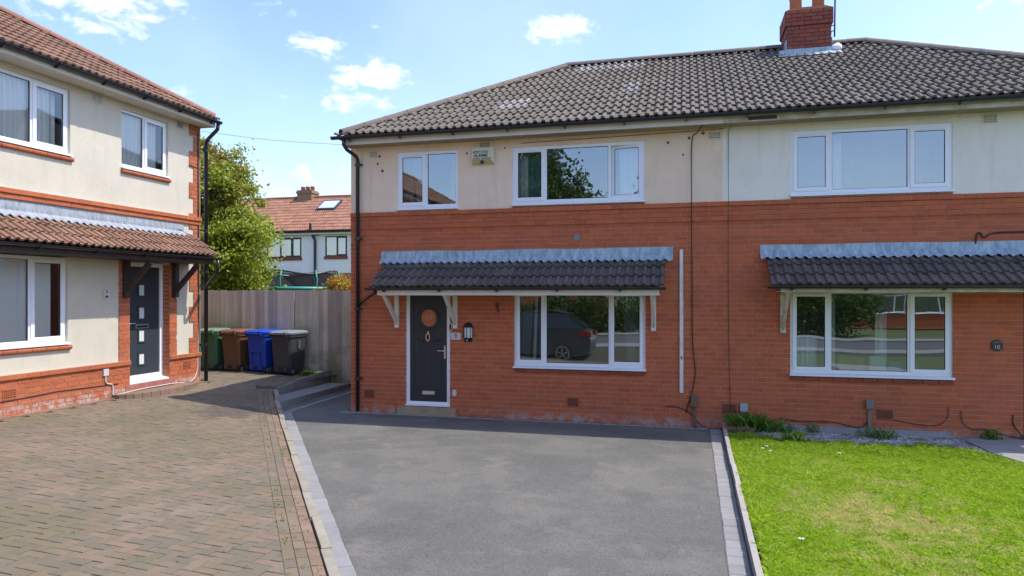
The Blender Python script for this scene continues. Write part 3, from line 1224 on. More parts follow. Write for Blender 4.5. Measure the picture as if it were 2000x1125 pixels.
def lay_pavers():
    u = .105
    polys = []
    kd = Vector((KX1 - KX0, KY1 - KY0)).normalized()
    kn = (kd.y, -kd.x)                    # towards the tarmac
    bp_ = (KX0 - kn[0] * .322, KY0 - kn[1] * .322)
    g = .0028
    for i in range(-120, -10):
        for j in range(22, 150):
            d = (i - j) % 4
            if d == 0:
                p = [(i * u, j * u), ((i + 2) * u, j * u), ((i + 2) * u, (j + 1) * u), (i * u, (j + 1) * u)]
            elif d == 3:
                p = [(i * u, j * u), ((i + 1) * u, j * u), ((i + 1) * u, (j + 2) * u), (i * u, (j + 2) * u)]
            else:
                continue
            x0, y0 = p[0]
            x1, y1 = p[2]
            x0, y0, x1, y1 = x0 + g, y0 + g, x1 - g, y1 - g
            if x1 < -13.2 or y1 > 15.2:
                continue
            if y0 < 12.9 and x0 < XL + .12:
                continue
            poly = [(x0, y0), (x1, y0), (x1, y1), (x0, y1)]
            if y0 < 12.9:
                poly = clip_poly(poly, bp_, kn)
            else:
                poly = clip_poly(poly, (-8.55, 13), (1, 0))
            if len(poly) < 3:
                continue
            ar = abs(sum(a[0] * b[1] - b[0] * a[1] for a, b in zip(poly, poly[1:] + poly[:1]))) / 2
            if ar < .001:
                continue
            polys.append((poly, 'paver'))
    # three stretcher rows beside the kerb, the outer one in pink blocks
    for row in range(3):
        off0 = .012 + row * .104
        t = -2.2
        while t < 9.4:
            a = (KX0 + kd.x * t, KY0 + kd.y * t)
            q = []
            for tt, oo in ((t + .003, off0 + .1), (t + .207, off0 + .1), (t + .207, off0), (t + .003, off0)):
                q.append((KX0 + kd.x * tt - kn[0] * oo, KY0 + kd.y * tt - kn[1] * oo))
            t += .21
            if q[0][1] > 12.75:
                continue
            polys.append((q[::-1], 'paver_pink' if row == 0 else 'paver'))
    # soldier course along the left house
    y = 2.6
    while y < 12.7:
        polys.append(([(XL + .02, y), (XL + .118, y), (XL + .118, y + .2), (XL + .02, y + .2)], 'paver_pink'))
        y += .206
    its = []
    for poly, m in polys:
        cx = sum(p[0] for p in poly) / len(poly)
        cy = sum(p[1] for p in poly) / len(poly)
        depth = -cx * math.sin(cam.rotation_euler.z) + cy * math.cos(cam.rotation_euler.z)
        side = cx * math.cos(cam.rotation_euler.z) + cy * math.sin(cam.rotation_euler.z)
        vis = depth > 1 and abs(side) / depth < .80 and (CAM_H - drive_g(cx, cy)) / depth < .425
        its.append((0 if vis else 1, math.hypot(cx, cy), poly, m, cx, cy))
    its.sort(key=lambda t: t[:2])
    rest = {}
    for k, (v, dd, poly, m, cx, cy) in enumerate(its):
        z = drive_g(cx, cy)
        pm = paver_mb(poly, cx, cy, z)
        if k < 300:
            pm.build('paver', m, pav).location = (cx, cy, z)
        else:
            r = rest.setdefault(m, MB())
            r.add([(x + cx, y + cy, zz + z) for x, y, zz in pm.v], pm.f)
    for m, r in rest.items():
        r.build('paver', m, pav)['kind'] = 'stuff'


lay_pavers()

# lawn, gravel strip and path of number ten
lawn_back = [(4.30, 10.15), (4.12, 10.6), (3.7, 11.02), (3.0, 10.98), (2.0, 10.99), (1.2, 11.15), (.635, 11.4)]
struct(MB().prism([(.635, 1.0), (4.30, 1.0)] + lawn_back, 'z', -.05, .045), 'lawn', 'soil', 'sunlit front lawn with dry straw coloured patches')
struct(MB().prism(lawn_back[::-1] + [(4.30, 12.09), (.635, 12.09)], 'z', -.05, .030), 'gravel_bed', 'bed_soil', 'narrow gravel bed along the foot of the brick wall')
struct(MB().prism([(4.305, 1.0), (6.2, 1.0), (6.2, 12.08), (4.35, 12.08), (4.10, 11.75), (4.14, 10.95), (4.305, 10.4)], 'z', -.05, .055), 'concrete_path', 'concrete', 'grey concrete path beside the lawn')

# street behind the camera
struct(MB().box(-60, 60, -12.5, -6.5, -.055, -.012), 'road', 'road', 'grey asphalt road crossing in front of the houses')
struct(MB().box(-60, 60, -6.5, -4.7, -.055, .06), 'pavement', 'concrete', 'concrete pavement along the near side of the road')
struct(MB().box(-60, 60, -14.3, -12.5, -.055, .06), 'pavement', 'concrete', 'concrete pavement along the far side of the road')
struct(MB().prism([(16.5, -.05), (19.0, 1.35), (60, 1.5), (60, -.05)], 'x', -60, -6.5), 'back_garden', 'turf_far', 'raised back garden ground behind the wooden fence')

# =================================================================== THE PAIR OF HOUSES
FY = 12.1
PX = .60      # party line
XA, XB = -6.28, 7.25
ZB, ZT = 3.83, 5.13
EAVE_Y, EAVE_Z = -.42, 5.22
RIDGE_Y, RIDGE_Z = 3.35, 7.42
HX0, HX1 = -6.40, 7.37
slope_len = math.hypot(RIDGE_Y - EAVE_Y, RIDGE_Z - EAVE_Z)
PITCH = math.atan2(RIDGE_Z - EAVE_Z, RIDGE_Y - EAVE_Y)


def key_near(cx):
    return lambda r: (0 if -6.4 < r[0] < 5.0 else 1, math.hypot((r[0] + r[1]) / 2, FY, (r[2] + r[3]) / 2 - CAM_H))


def main_house(which):
    nine = which == 9
    if nine:
        h = thing('semi_detached_house', 'semi-detached brick house with cream rendered upper floor and porthole front door', 'house', (0, FY, 0), 0, 'pair of semi-detached houses')
        x0, x1 = XA, PX
        holes_l = [(-5.14, -4.26, .17, 2.46), (-3.03, -.68, .93, 2.33)]
        holes_u = [(-5.318, -4.10, 3.85, 4.95), (-3.061, -.695, 3.865, 4.93)]
        rmat = 'render_cream'
    else:
        h = thing('semi_detached_house', 'semi-detached brick house with white rendered upper floor, brick chimney and lawn in front', 'house', (0, FY, 0), 0, 'pair of semi-detached houses')
        x0, x1 = PX, XB
        holes_l = [(1.665, 4.05, .927, 2.33), (5.0, 5.92, .10, 2.46)]
        holes_u = [(1.675, 4.04, 3.87, 4.95)]
        rmat = 'render_white'
    # walls
    wl = wall_panel(x0, x1, 0, ZB - .0, holes_l, 0.0, .25).build('brick_wall', 'mortar', h)
    wu = wall_panel(x0, x1, ZB + .001, ZT, holes_u, -.006, .25).build('rendered_wall', rmat, h)
    side = MB()
    if nine:
        side.box(x0, x0 + .25, .252, 7.0, 0, ZB)
    else:
        side.box(x1 - .25, x1, .252, 7.0, 0, ZB)
    side.box(x0, x1, 7.0, 7.25, 0, ZB)
    side.build('side_wall', 'mortar', h)
    side = MB()
    xx = x0 if nine else x1 - .25
    side.box(xx, xx + .25, .252, 7.0, ZB + .001, ZT)
    side.box(x0, x1, 7.0, 7.25, ZB + .001, ZT)
    side.build('side_wall', rmat, h)
    rooms(h, x0 + .26, x1 - .02, .05, 2.62, ZT, walls=((-3.9,) if nine else (4.6,)))
    # brickwork
    pr = lambda k: {0: .038, 1: .014, 2: .014, 3: .026}.get(k, 0.0)
    bk = MB()
    for k, p_ in ((0, .038), (1, .014), (2, .014), (3, .026)):
        bk.box(x0 + .002, x1 - .002, -p_ - .001, -.0005, ZB - BC * (k + 1) + .004, ZB - BC * k - .003, 'k')
    bk.build('mortar_course', 'mortar', wl)
    rects = brick_rects(x0, x1, ZB, 0.0, holes_l, pr)
    lay_bricks(wl, rects, 'brick', 300, key_near(0))
    if nine:       # the return of the corner
        rr = brick_rects(.0, 6.9, ZB, 0, [])
        mbs = MB()
        for a, b, c, d, p in rr:
            mbs.box(x0 - .007, x0 + .003, a, b, c, d, 'r')
        mbs.build('side_brick', 'brick', wl)['kind'] = 'stuff'
    # eaves
    fx0, fx1 = (HX0 + .10, PX - .002) if nine else (PX + .002, HX1 - .10)
    MB().box(fx0, fx1, -.335, -.30, 5.075, 5.20).build('fascia', 'fascia_white' if nine else 'fascia_old', h)
    MB().box(fx0, fx1, -.298, -.004, 5.08, 5.10).build('soffit', 'soffit', h)
    if nine:
        MB().box(HX0 + .10, HX0 + .13, -.30, 6.9, 5.075, 5.20).build('fascia', 'fascia_white', h)
        MB().box(HX0 + .131, XA - .003, -.02, 6.9, 5.08, 5.10).build('soffit', 'soffit', h)
    else:
        # rotten stretch of the old fascia board and rust by the party line
        MB().box(.98, 1.42, -.341, -.336, 5.095, 5.15).build('rotten_board', 'dark_wood', h)
        MB().box(1.46, 1.53, -.340, -.336, 5.09, 5.14).build('rust_stain', 'alarm_yellow', h)
    gutter(h, (HX0 - .06) if nine else PX + .001, PX - .001 if nine else HX1 + .05, -.435, 5.215, brackets=1.02)
    # roof
    rm = MB()
    dx = RIDGE_Y - EAVE_Y
    e0, e1 = (HX0, PX) if nine else (PX, HX1)
    r0, r1 = (HX0 + dx, PX) if nine else (PX, HX1 - dx)
    yb = 2 * RIDGE_Y - EAVE_Y
    A, B, Cc, Dd = (e0, EAVE_Y, EAVE_Z - .02), (e1, EAVE_Y, EAVE_Z - .02), (r1, RIDGE_Y, RIDGE_Z - .02), (r0, RIDGE_Y, RIDGE_Z - .02)
    E, F_ = (e0, yb, EAVE_Z - .02), (e1, yb, EAVE_Z - .02)
    rm.add([A, B, Cc, Dd, E, F_], [(0, 1, 2, 3), (3, 2, 5, 4), (0, 3, 4) if nine else (1, 5, 2)])
    roof = rm.build('roof', 'underlay', h)
    M = Matrix.Translation((0, EAVE_Y, EAVE_Z)) @ Matrix.Rotation(PITCH, 4, 'X')
    k = slope_len / dx
    if nine:
        clips = [((HX0, 0), Vector((-k, 1)).normalized()[:]), ((PX - .0, 0), (1, 0)), ((0, slope_len - .03), (0, 1))]
    else:
        clips = [((HX1, 0), Vector((k, 1)).normalized()[:]), ((PX + .0, 0), (-1, 0)), ((0, slope_len - .03), (0, 1))]
    W = .2952

    def skip(x, y):
        return (not nine) and 2.08 < x < 2.74 and y > 3.80

    def mfn(x, y):
        if nine and y > 3.6 and -2.4 < x < -.9 and (int(x * 31 + y * 7) % 3):
            return 'roof_tile_pale'
        if nine and (1.0 < y < 1.4 and -3.6 < x < -3.0 or 1.6 < y < 2.1 and -1.3 < x < -.9):
            return 'roof_tile_pale'
        return 'roof_tile'
    roof_tiles(roof, W, 13, slope_len / 12.8, M, HX0 - .3, HX1 + .3, clips, 'roof_tile', 'roof_tile', 300, lambda P: (0 if P.x < 5.6 else 1, P.y), skip, mfn)
    rt = RIDGE_Z + .055
    if nine:
        ridge_line(roof, (HX0 + .08, EAVE_Y + .08, EAVE_Z + .10), (HX0 + dx, RIDGE_Y, rt), 'ridge_tile')
        ridge_line(roof, (HX0 + dx, RIDGE_Y, rt), (PX, RIDGE_Y, rt), 'ridge_tile')
        ridge_line(roof, (HX0 + .08, yb - .08, EAVE_Z + .10), (HX0 + dx, RIDGE_Y, rt), 'ridge_tile')
    else:
        ridge_line(roof, (PX, RIDGE_Y, rt), (1.97, RIDGE_Y, rt), 'ridge_tile')
        ridge_line(roof, (2.84, RIDGE_Y, rt), (HX1 - dx, RIDGE_Y, rt), 'ridge_tile')
        ridge_line(roof, (HX1 - .08, EAVE_Y + .08, EAVE_Z + .10), (HX1 - dx, RIDGE_Y, rt), 'ridge_tile')
        ridge_line(roof, (HX1 - .08, yb - .08, EAVE_Z + .10), (HX1 - dx, RIDGE_Y, rt), 'ridge_tile')
    return h, wl


def canopy(h, x0, x1, tile, tmat, zt=2.875, zb=2.385, proj=.75, lead='lead', fascia='fascia_white', fm=0.08, rows=3, key=None, leadx=None, end_l=True, end_r=True, gz=None, leadz=.2):
    """tiled lean-to over door and window; a part of its house"""
    ang = math.atan2(zt - zb, proj)
    L = math.hypot(zt - zb, proj)
    pts = [(-proj, zb - .03), (-proj, zb - .012), (0, zt - .012), (0, zt - .13)]
    c = MB().prism([(-.002, zt - .14), (-proj + .05, zb - .045), (-proj + .05, zb - .02), (-.002, zt - .015)], 'x', x0 + .05, x1 - .05).build('canopy', 'dark_wood' if fascia == 'dark_wood' else 'fascia_white', h)
    M = Matrix.Translation((0, -proj, zb)) @ Matrix.Rotation(ang, 4, 'X')
    w = (x1 - x0) / round((x1 - x0) / .295)
    M2 = Matrix.Translation((x0, 0, 0)) @ M
    roof_tiles(c, w, rows, L / rows, M2, 0.001, x1 - x0 - .01, [((x1 - x0 + .001, 0), (1, 0)), ((-.001, 0), (-1, 0)), ((0, L - .01), (0, 1))], tmat, tile, 300, key, h=.036)
    # lead flashing dressed over the top course
    lx0, lx1 = leadx or (x0 - .1, x1 + .13)
    nsec = max(1, round((lx1 - lx0) / 1.45))
    for sec in range(nsec):
        sx0, sx1 = lerp(lx0, lx1, sec / nsec), lerp(lx0, lx1, (sec + 1) / nsec) + (.07 if sec < nsec - 1 else 0)
        n = int((sx1 - sx0) / .028)
        oy = -.004 * (sec % 2)
        vs, fs = [], []
        for i in range(n + 1):
            x = lerp(sx0, sx1, i / n)
            wv = .013 * math.cos((x - x0) / w * 4 * math.pi) + random.uniform(-.004, .004)
            sag = random.uniform(-.006, .006)
            top = zt + leadz + .006 * math.sin(x * 2.3 + sec) + random.uniform(-.002, .002)
            vs += [(x, -.012 + oy, top), (x, -.020 + oy + random.uniform(-.004, .004), zt + leadz * .55), (x, -.018 + oy, zt + .07), (x, -.05 + wv * .3 + oy, zt + .047 + wv), (x, -.135 + oy, zt + .047 - .085 * math.tan(ang) + wv * 1.5 + sag - oy * .5), (x, -.135 + oy, zt + .030 - .085 * math.tan(ang) + wv * 1.5 + sag)]
        for i in range(n):
            for j in range(5):
                a = i * 6 + j
                fs.append((a, a + 6, a + 7, a + 1))
        MB().add(vs, fs).build('lead_flashing', lead, c, False)
    g = gz if gz is not None else zb - .005
    gutter(c, x0 - .06, x1 + .03, -proj - .025, g, r=.045, brackets=1.05)
    MB().box(x0 + .14, x1 - .08, -proj + .045, -proj + .07, g - .055 - fm, g - .03).build('fascia', fascia, c)
    # boarded underside
    MB().box(x0 + .14, x1 - .08, -proj + .072, -.004, g - .05 - fm, g - .035 - fm).build('soffit', fascia, c)
    return c


def gallows(c, x, zb, ztop, out, mat, w=.085, t=.07, y=0.0):
    mb = MB()
    mb.box(x - w / 2, x + w / 2, y - .045, y - .001, zb, ztop)
    mb.beam((x, y - .045, zb + .12), (x, y - out, ztop - .03), t * .8, t)
    mb.box(x - w / 2 + .004, x + w / 2 - .004, y - out - .03, y - .046, ztop - .06, ztop - .001)
    b = mb.build('bracket', mat, c)
    MB().disc((x, y - .052, zb + .07), .012, 'y', .006, 8).build('bolt', 'box_brown', c)
    return b


h9, wall9 = main_house(9)
h10, wall10 = main_house(10)

# ---- number nine: windows, door, fittings
dist = lambda P: (P.y, abs(P.x))
c9 = canopy(h9, -5.54, -.345, 'canopy_tile', 'canopy_tile', key=lambda P: P.y)
for x in (-5.318, -4.15, -.545):
    gallows(c9, x, 1.63, 2.29, .60, 'fascia_white')
w, cells, za, zb = window(h9, -5.318, -4.10, 3.85, 4.95, [('o', .50), ('f', .55)], y=.012)
curtain(w, -5.26, -5.05, 3.9, 4.9, 'curtain_grey', folds=3)
curtain(w, -4.98, -4.72, 3.9, 4.9, 'curtain_pink', folds=4, flare=-.12)
curtain(w, -4.32, -4.14, 3.9, 4.9, 'curtain_pink', folds=3, flare=.04)
w, cells, za, zb = window(h9, -3.061, -.695, 3.865, 4.93, [('o', .54), ('f', 1.12), ('o', .54)], y=.012, open_pane=2, open_ang=-10)
curtain(w, -2.98, -2.80, 3.92, 4.9, 'curtain_white', folds=3)
curtain(w, -2.80, -2.52, 3.92, 4.9, 'curtain_teal', folds=5)
curtain(w, -1.12, -.80, 3.92, 4.9, 'curtain_white', folds=5, flare=-.03)
w, cells, za, zb = window(h9, -3.03, -.68, .93, 2.33, [('o', .50), ('f', 1.14), ('o', .55)], y=.035)
curtain(w, -2.97, -2.78, 1.0, 2.3, 'curtain_grey', folds=3, flare=.08)
curtain(w, -2.72, -2.66, 1.0, 2.3, 'curtain_white', folds=2, flare=.05)
curtain(w, -1.02, -.76, 1.0, 2.3, 'curtain_grey', folds=4, flare=-.08)
sill_bricks(h9, -3.03, -.68, .925, 'sill_brick', 11)
sill_bricks(h9, -5.318, -4.10, 3.845, 'sill_brick', 6, h=.05)
sill_bricks(h9, -3.061, -.695, 3.86, 'sill_brick', 11, h=.05)

# front door
def door_nine():
    x0, x1, z0, z1 = -5.14, -4.26, .17, 2.44
    fr = MB()
    y = .02
    fr.box(x0, x0 + .068, y, y + .07, z0, z1)
    fr.box(x1 - .068, x1, y, y + .07, z0, z1)
    fr.box(x0 + .068, x1 - .068, y + .001, y + .07, z1 - .1, z1)
    fr.box(x0 + .068, x1 - .068, y + .001, y + .07, z0, z0 + .075)
    fr.box(x0 - .004, x1 + .004, y - .05, y, z0 - .004, z0 + .025)
    f = fr.build('door_frame', 'upvc', h9)
    dx0, dx1, dz0, dz1 = x0 + .070, x1 - .070, z0 + .078, z1 - .1
    cx, cz = (dx0 + dx1) / 2, 1.815
    # leaf cut round the porthole
    n = 32
    r = .165
    ang = [2 * math.pi * k / n for k in range(n)]
    pts = [(cx + r * math.cos(t), cz + r * math.sin(t)) for t in ang]

    def outer(t):
        c, s_ = math.cos(t), math.sin(t)
        k = min((((dx1 - cx) if c > 0 else (cx - dx0)) / abs(c)) if abs(c) > 1e-6 else 9e9, (((dz1 - cz) if s_ > 0 else (cz - dz0)) / abs(s_)) if abs(s_) > 1e-6 else 9e9)
        return (cx + c * k, cz + s_ * k)
    extra = [math.atan2(b - cz, a - cx) % (2 * math.pi) for a in (dx0, dx1) for b in (dz0, dz1)]
    ang = sorted(ang + extra)
    mb = MB()
    vs = []
    for t in ang:
        ox, oz = outer(t)
        vs += [(cx + r * math.cos(t), y + .022, cz + r * math.sin(t)), (ox, y + .022, oz)]
    m = len(ang)
    mb.add(vs, [(2 * i, 2 * i + 1, 2 * ((i + 1) % m) + 1, 2 * ((i + 1) % m)) for i in range(m)])
    mb.box(dx0, dx1, y + .05, y + .06, dz0, dz1 - .9)
    d = mb.build('door', 'anthracite', h9)
    # raised outer border, panels and porthole mouldings
    b = MB()
    by = y + .012
    for q in ((dx0, dx0 + .075, dz0, dz1), (dx1 - .075, dx1, dz0, dz1), (dx0 + .075, dx1 - .075, dz1 - .075, dz1), (dx0 + .075, dx1 - .075, dz0, dz0 + .07)):
        b.box(q[0], q[1], by, y + .024, q[2], q[3])
    b.build('door_border', 'anthracite', d)
    for s_ in (-1, 1):
        pa, pb = (cx - .265, cx - .075) if s_ < 0 else (cx + .075, cx + .265)
        zt_in, zt_out = 1.385, 1.455
        top = [(pa if s_ < 0 else pb, zt_out), ((pa + pb) / 2 + s_ * .03, 1.415), (pb if s_ < 0 else pa, zt_in)]
        outl = [(pa, .47), (pb, .47)] + ([(pb, zt_in), ((pa + pb) / 2 - .03, 1.405), (pa, zt_out)] if s_ < 0 else [(pb, zt_out), ((pa + pb) / 2 + .03, 1.405), (pa, zt_in)])
        pcx = (pa + pb) / 2
        pcz = .93
        mbp = MB()
        inn = [(pcx + (x - pcx) * .80, pcz + (z - pcz) * .955) for x, z in outl]
        mid = [(pcx + (x - pcx) * .90, pcz + (z - pcz) * .978) for x, z in outl]
        nn = len(outl)
        vs = [(x, y + .0215, z) for x, z in outl] + [(x, y + .010, z) for x, z in mid] + [(x, y + .018, z) for x, z in inn]
        fs = [(i, (i + 1) % nn, nn + (i + 1) % nn, nn + i) for i in range(nn)] + [(nn + i, nn + (i + 1) % nn, 2 * nn + (i + 1) % nn, 2 * nn + i) for i in range(nn)] + [tuple(range(2 * nn, 3 * nn))]
        mbp.add(vs, fs).build('door_panel', 'anthracite', d)
    MB().ring((cx, cz), .160, .205, y + .002, y + .024, 36).ring((cx, cz), .225, .245, y + .012, y + .024, 36).build('porthole_rim', 'anthracite', d)
    MB().disc((cx, y + .03, cz), .168, 'y', .006, 32).build('porthole_glass', 'glass_pale', d)
    MB().ring((cx, cz), .06, .068, y + .024, y + .029, 20, .65).build('etched_ring', 'chrome', d)
    k = MB()
    k.ring((cx - .01, 1.455), .030, .044, y - .004, y + .014, 24, 1.75)
    k.box(cx - .014, cx + .014, y - .006, y + .02, 1.53, 1.565)
    k.build('knocker', 'chrome', d)
    lp = MB().box(cx - .125, cx + .125, y + .006, y + .022, .375, .445)
    lp.build('letterplate', 'letterplate', d)
    MB().box(cx - .108, cx + .108, y + .003, y + .0065, .388, .432).build('letter_flap', 'chrome', d)
    hd = MB()
    hx = dx1 - .042
    hd.box(hx - .016, hx + .016, y + .002, y + .013, 1.06, 1.30)
    hd.tube([(hx, y + .004, 1.205), (hx, y - .035, 1.205), (hx - .02, y - .045, 1.205), (hx - .13, y - .045, 1.205)], .010, 8)
    hd.build('door_handle', 'chrome', d)


door_nine()
MB().prism([(-5.28, .0), (-4.14, .0), (-4.14, .125), (-4.16, .15), (-5.26, .15), (-5.28, .125)], 'y', -.10, .018).build('doorstep', 'stone_step', h9)
for x, z, w_, m_ in ((-5.805, 5.03 - .09, .17, 'render_cream'), (-3.585, 5.02 - .03, .21, 'render_cream'), (.47, 5.01 - .06, .21, 'render_cream')):
    air_vent(h9, x, z, w_, .13, 'alarm_cream', y=-.006)
for x in (-5.89, -1.95):
    air_vent(h9, x, .35, .2, .15, 'sill_brick', y=-.006)
# downpipe at the corner with its offset, and the branch from the canopy gutter
dp = MB()
px_ = -6.11
dp.tube([(px_ - .10, -.43, 5.17), (px_ - .10, -.43, 5.06), (px_ - .07, -.36, 4.98), (px_ - .005, -.12, 4.90), (px_, -.065, 4.84), (px_, -.065, 0.02)], .036, 10)
d = dp.build('downpipe', 'black_plastic', h9, True)
jn = MB()
for z in (4.72, 3.3, 1.95, .62):
    jn.tube([(px_, -.065, z), (px_, -.065, z + .06)], .044, 10)
    jn.box(px_ - .075, px_ + .075, -.05, -.006, z + .015, z + .045)
jn.build('pipe_clip', 'black_plastic', d)
MB().tube([(-5.45, -.77, 2.36), (-5.47, -.60, 2.31), (-6.00, -.08, 2.13), (px_, -.065, 2.02)], .028, 8).build('branch_pipe', 'black_plastic', h9, True)
# old plug hole, wall hook, sealed vent
MB().disc((-1.878, -.02, 3.27), .065, 'y', .02, 14).build('vent_cover', 'concrete', h9)
MB().tube([(-3.36, -.03, 2.10), (-3.31, -.05, 2.08), (-3.33, -.045, 2.03), (-3.37, -.04, 2.06)], .012, 6).tube([(-3.335, -.02, 2.06), (-3.325, -.03, 1.93)], .012, 6).build('wall_hook', 'cable_black', h9)
MB().disc((-4.17, -.026, .43), .045, 'y', .018, 10, .065).build('pipe_stub', 'plaque_white', h9)

# patched nail heads in the render
pk = MB()
for x, z in ((-5.68, 4.9), (-5.72, 4.76), (-5.62, 4.62), (-3.93, 4.87), (-3.2, 4.93), (-.30, 4.87), (.05, 4.93), (.28, 5.0), (-.05, 4.65)):
    pk.disc((x, -.0085, z), random.uniform(.018, .032), 'y', .003, 7)
pk.build('plug_mark', 'box_brown', h9)

# ---- number ten
c10 = canopy(h10, 1.295, 6.2, 'canopy_tile', 'canopy_tile', zt=2.885, zb=2.40, fascia='fascia_old', fm=.045, key=lambda P: P.x)
for x in (1.551,):
    gallows(c10, x, 1.626, 2.33, .60, 'fascia_old')
w, cells, za, zb = window(h10, 1.675, 4.04, 3.87, 4.95, [('o', .52), ('f', 1.10), ('o', .52)], y=.012)
curtain(w, 1.8, 3.95, 3.92, 4.9, 'curtain_grey', y=.75, folds=14)
curtain(w, 2.3, 2.5, 3.92, 4.9, 'curtain_white', y=.35, folds=3)
w, cells, za, zb = window(h10, 1.665, 4.05, .927, 2.33, [('o', .52), ('f', 1.10), ('o', .52)], y=.035)
curtain(w, 2.27, 2.38, 1.0, 2.3, 'curtain_white', folds=2, y=.2)
curtain(w, 3.05, 3.22, 1.0, 1.95, 'curtain_white', folds=2, y=.45)
curtain(w, 1.74, 2.12, 1.0, 1.55, 'curtain_white', folds=5, y=.3)
sill_bricks(h10, 1.665, 4.05, .922, 'sill_brick', 11)
sill_bricks(h10, 1.675, 4.04, 3.865, 'sill_brick', 11, h=.05)
air_vent(h10, 4.55, 4.975, .2, .14, 'alarm_cream', y=-.006)
MB().prism([(-.008, .03), (-.10, .03), (-.07, .075), (-.008, .11)], 'x', 1.55, 4.0).build('cement_fillet', 'concrete', h10)
air_vent(h10, .70, .34, .215, .15, 'sill_brick', y=-.006)
air_vent(h10, 3.08, .345, .23, .15, 'sill_brick', y=-.006)
fr = MB()
fr.box(5.0, 5.06, .05, .12, .1, 2.4)
fr.box(5.86, 5.92, .05, .12, .1, 2.4)
fr.box(5.06, 5.86, .051, .12, 2.33, 2.4)
f_ = fr.build('door_frame', 'brown_door', h10)
MB().box(5.06, 5.86, .075, .115, .1, 2.33).build('door', 'brown_door', h10)
MB().box(4.96, 5.96, -.12, .048, 0, .10).build('doorstep', 'concrete', h10)

# chimney with flaunching and two pots
CX0, CX1, CY0, CY1 = 1.985, 2.825, 2.80, 3.62
ch = MB().box(CX0 + .004, CX1 - .004, CY0 + .004, CY1 - .004, 6.7, 7.99).build('chimney', 'chimney_mortar', h10)
mbk = []
for k in range(16):
    zt = 8.01 - .079 * k
    o_ = .03 if k < 4 else 0
    off = .119 if k % 2 else 0
    for face in range(2):
        a0, a1 = (CX0 - o_, CX1 + o_) if face == 0 else (CY0 - o_, CY1 + o_)
        x = a0 - off
        while x < a1:
            a, b = max(x + .006, a0), min(x + .232, a1)
            x += .238
            if b - a < .03:
                continue
            q = MB()
            if face == 0:
                q.box(a, b, CY0 - o_ - .004, CY0 + .012, zt - .067, zt)
                lc = ((a + b) / 2, CY0, zt - .067)
            else:
                q.box(CX0 - o_ - .004, CX0 + .012, a + .014, b - .006, zt - .067, zt)
                lc = (CX0, (a + b) / 2, zt - .067)
            q.build('brick', 'chimney_brick', ch, loc=lc)
MB().box(CX0 - .026, CX1 + .026, CY0 - .022, CY1 + .03, 7.696, 8.005).build('corbel', 'chimney_mortar', ch)
fl = MB().prism([(CX0 - .03, 8.01), (CX1 + .03, 8.01), (CX1 - .12, 8.06), (CX0 + .12, 8.06)], 'y', CY0 - .03, CY1 + .03)
fl.build('flaunching', 'terracotta', ch)
for x in (2.19, 2.62):
    MB().lathe([(.118, 8.0), (.118, 8.32), (.128, 8.34), (.128, 8.40), (.10, 8.40), (.095, 8.1)], 18, (x, 3.05)).build('chimney_pot', 'terracotta', ch, True)
ld = MB()
zr = lambda y: EAVE_Z + (y - EAVE_Y) * math.tan(PITCH)
ld.box(CX0 - .012, CX1 + .012, CY0 - .02, CY0 - .007, zr(CY0) - .02, zr(CY0) + .13)
ld.add([(CX0 - .16, CY0 - .02, zr(CY0) + .05), (CX1 + .16, CY0 - .02, zr(CY0) + .05), (CX1 + .18, CY0 - .17, zr(CY0 - .17) + .045), (CX0 - .18, CY0 - .17, zr(CY0 - .17) + .045)], [(0, 3, 2, 1)])
ld.box(CX0 - .018, CX0 - .004, CY0 - .012, CY1, 7.2, 7.42)
ld.box(CX0 - .15, CX0 - .01, CY0 - .08, RIDGE_Y - .1, zr(CY0) + .02, zr(CY0) + .10)
ld.box(CX1 + .002, CX1 + .014, CY0 - .012, CY1, 7.15, 7.42)
ld.build('lead_flashing', 'lead', ch)

# ---- small fittings on the pair: things of their own
al = thing('alarm_box', 'cream burglar alarm box under the eaves between the two upstairs windows of the cream house', 'alarm box', (-3.60, FY - .006, 4.65))
MB().prism([(-.21, 0), (.21, 0), (.21, .295), (-.21, .295)], 'y', -.055, 0).build('case', 'alarm_cream', al)
MB().add([(-.21, -.056, 0), (.205, -.056, 0), (.145, -.075, .085), (-.205, -.075, .085), (-.21, -.056, .001), (.205, -.056, .001)], [(0, 1, 2, 3)]).build('lower_panel', 'alarm_yellow', al)
MB().prism([(-.205, .085), (.145, .085), (.21, 0.0), (.21, .295), (-.205, .295)], 'y', -.076, -.0561).build('cover', 'alarm_cream', al)
text_mesh('NORTH WEST', .046, 'ink', al, (-.04, -.0775, .212))
bx = MB()
for q in ((-.178, .098, .232, .236), (-.178, .098, .188, .192), (-.178, -.174, .192, .232), (.094, .098, .192, .232)):
    bx.box(q[0], q[1], -.0778, -.076, q[2], q[3])
bx.build('border_line', 'ink', al)
text_mesh('ALARMS', .072, 'ink', al, (-.04, -.0775, .148), bold=.0022)
dg = MB()
for i in range(13):
    if i != 5:
        dg.box(-.18 + i * .026, -.163 + i * .026, -.078, -.07, .088, .108)
dg.build('number_strip', 'ink', al)
MB().lathe([(.0, -.002), (.026, .0), (.034, .02), (.03, .045), (.012, .06)], 12, (-.01, -.085)).build('sounder', 'black_plastic', al, True)

la = thing('wall_lantern', 'black half lantern with pale glass fixed to the brick beside the porthole door', 'lamp', (-3.90, FY - .009, 1.385))
LN = MB()
hw, dpth = .085, .11
LN.prism([(-.075, .0), (.075, .0), (.075, .34), (-.075, .34)], 'y', -.012, 0)
for a in (0, 45, 90, 135, 180):
    t = R(a)
    LN.beam((hw * math.cos(t), -.012 - dpth * .75 * math.sin(t), .075), (hw * math.cos(t), -.012 - dpth * .75 * math.sin(t), .27), .012, .012, (0, 1, 0))


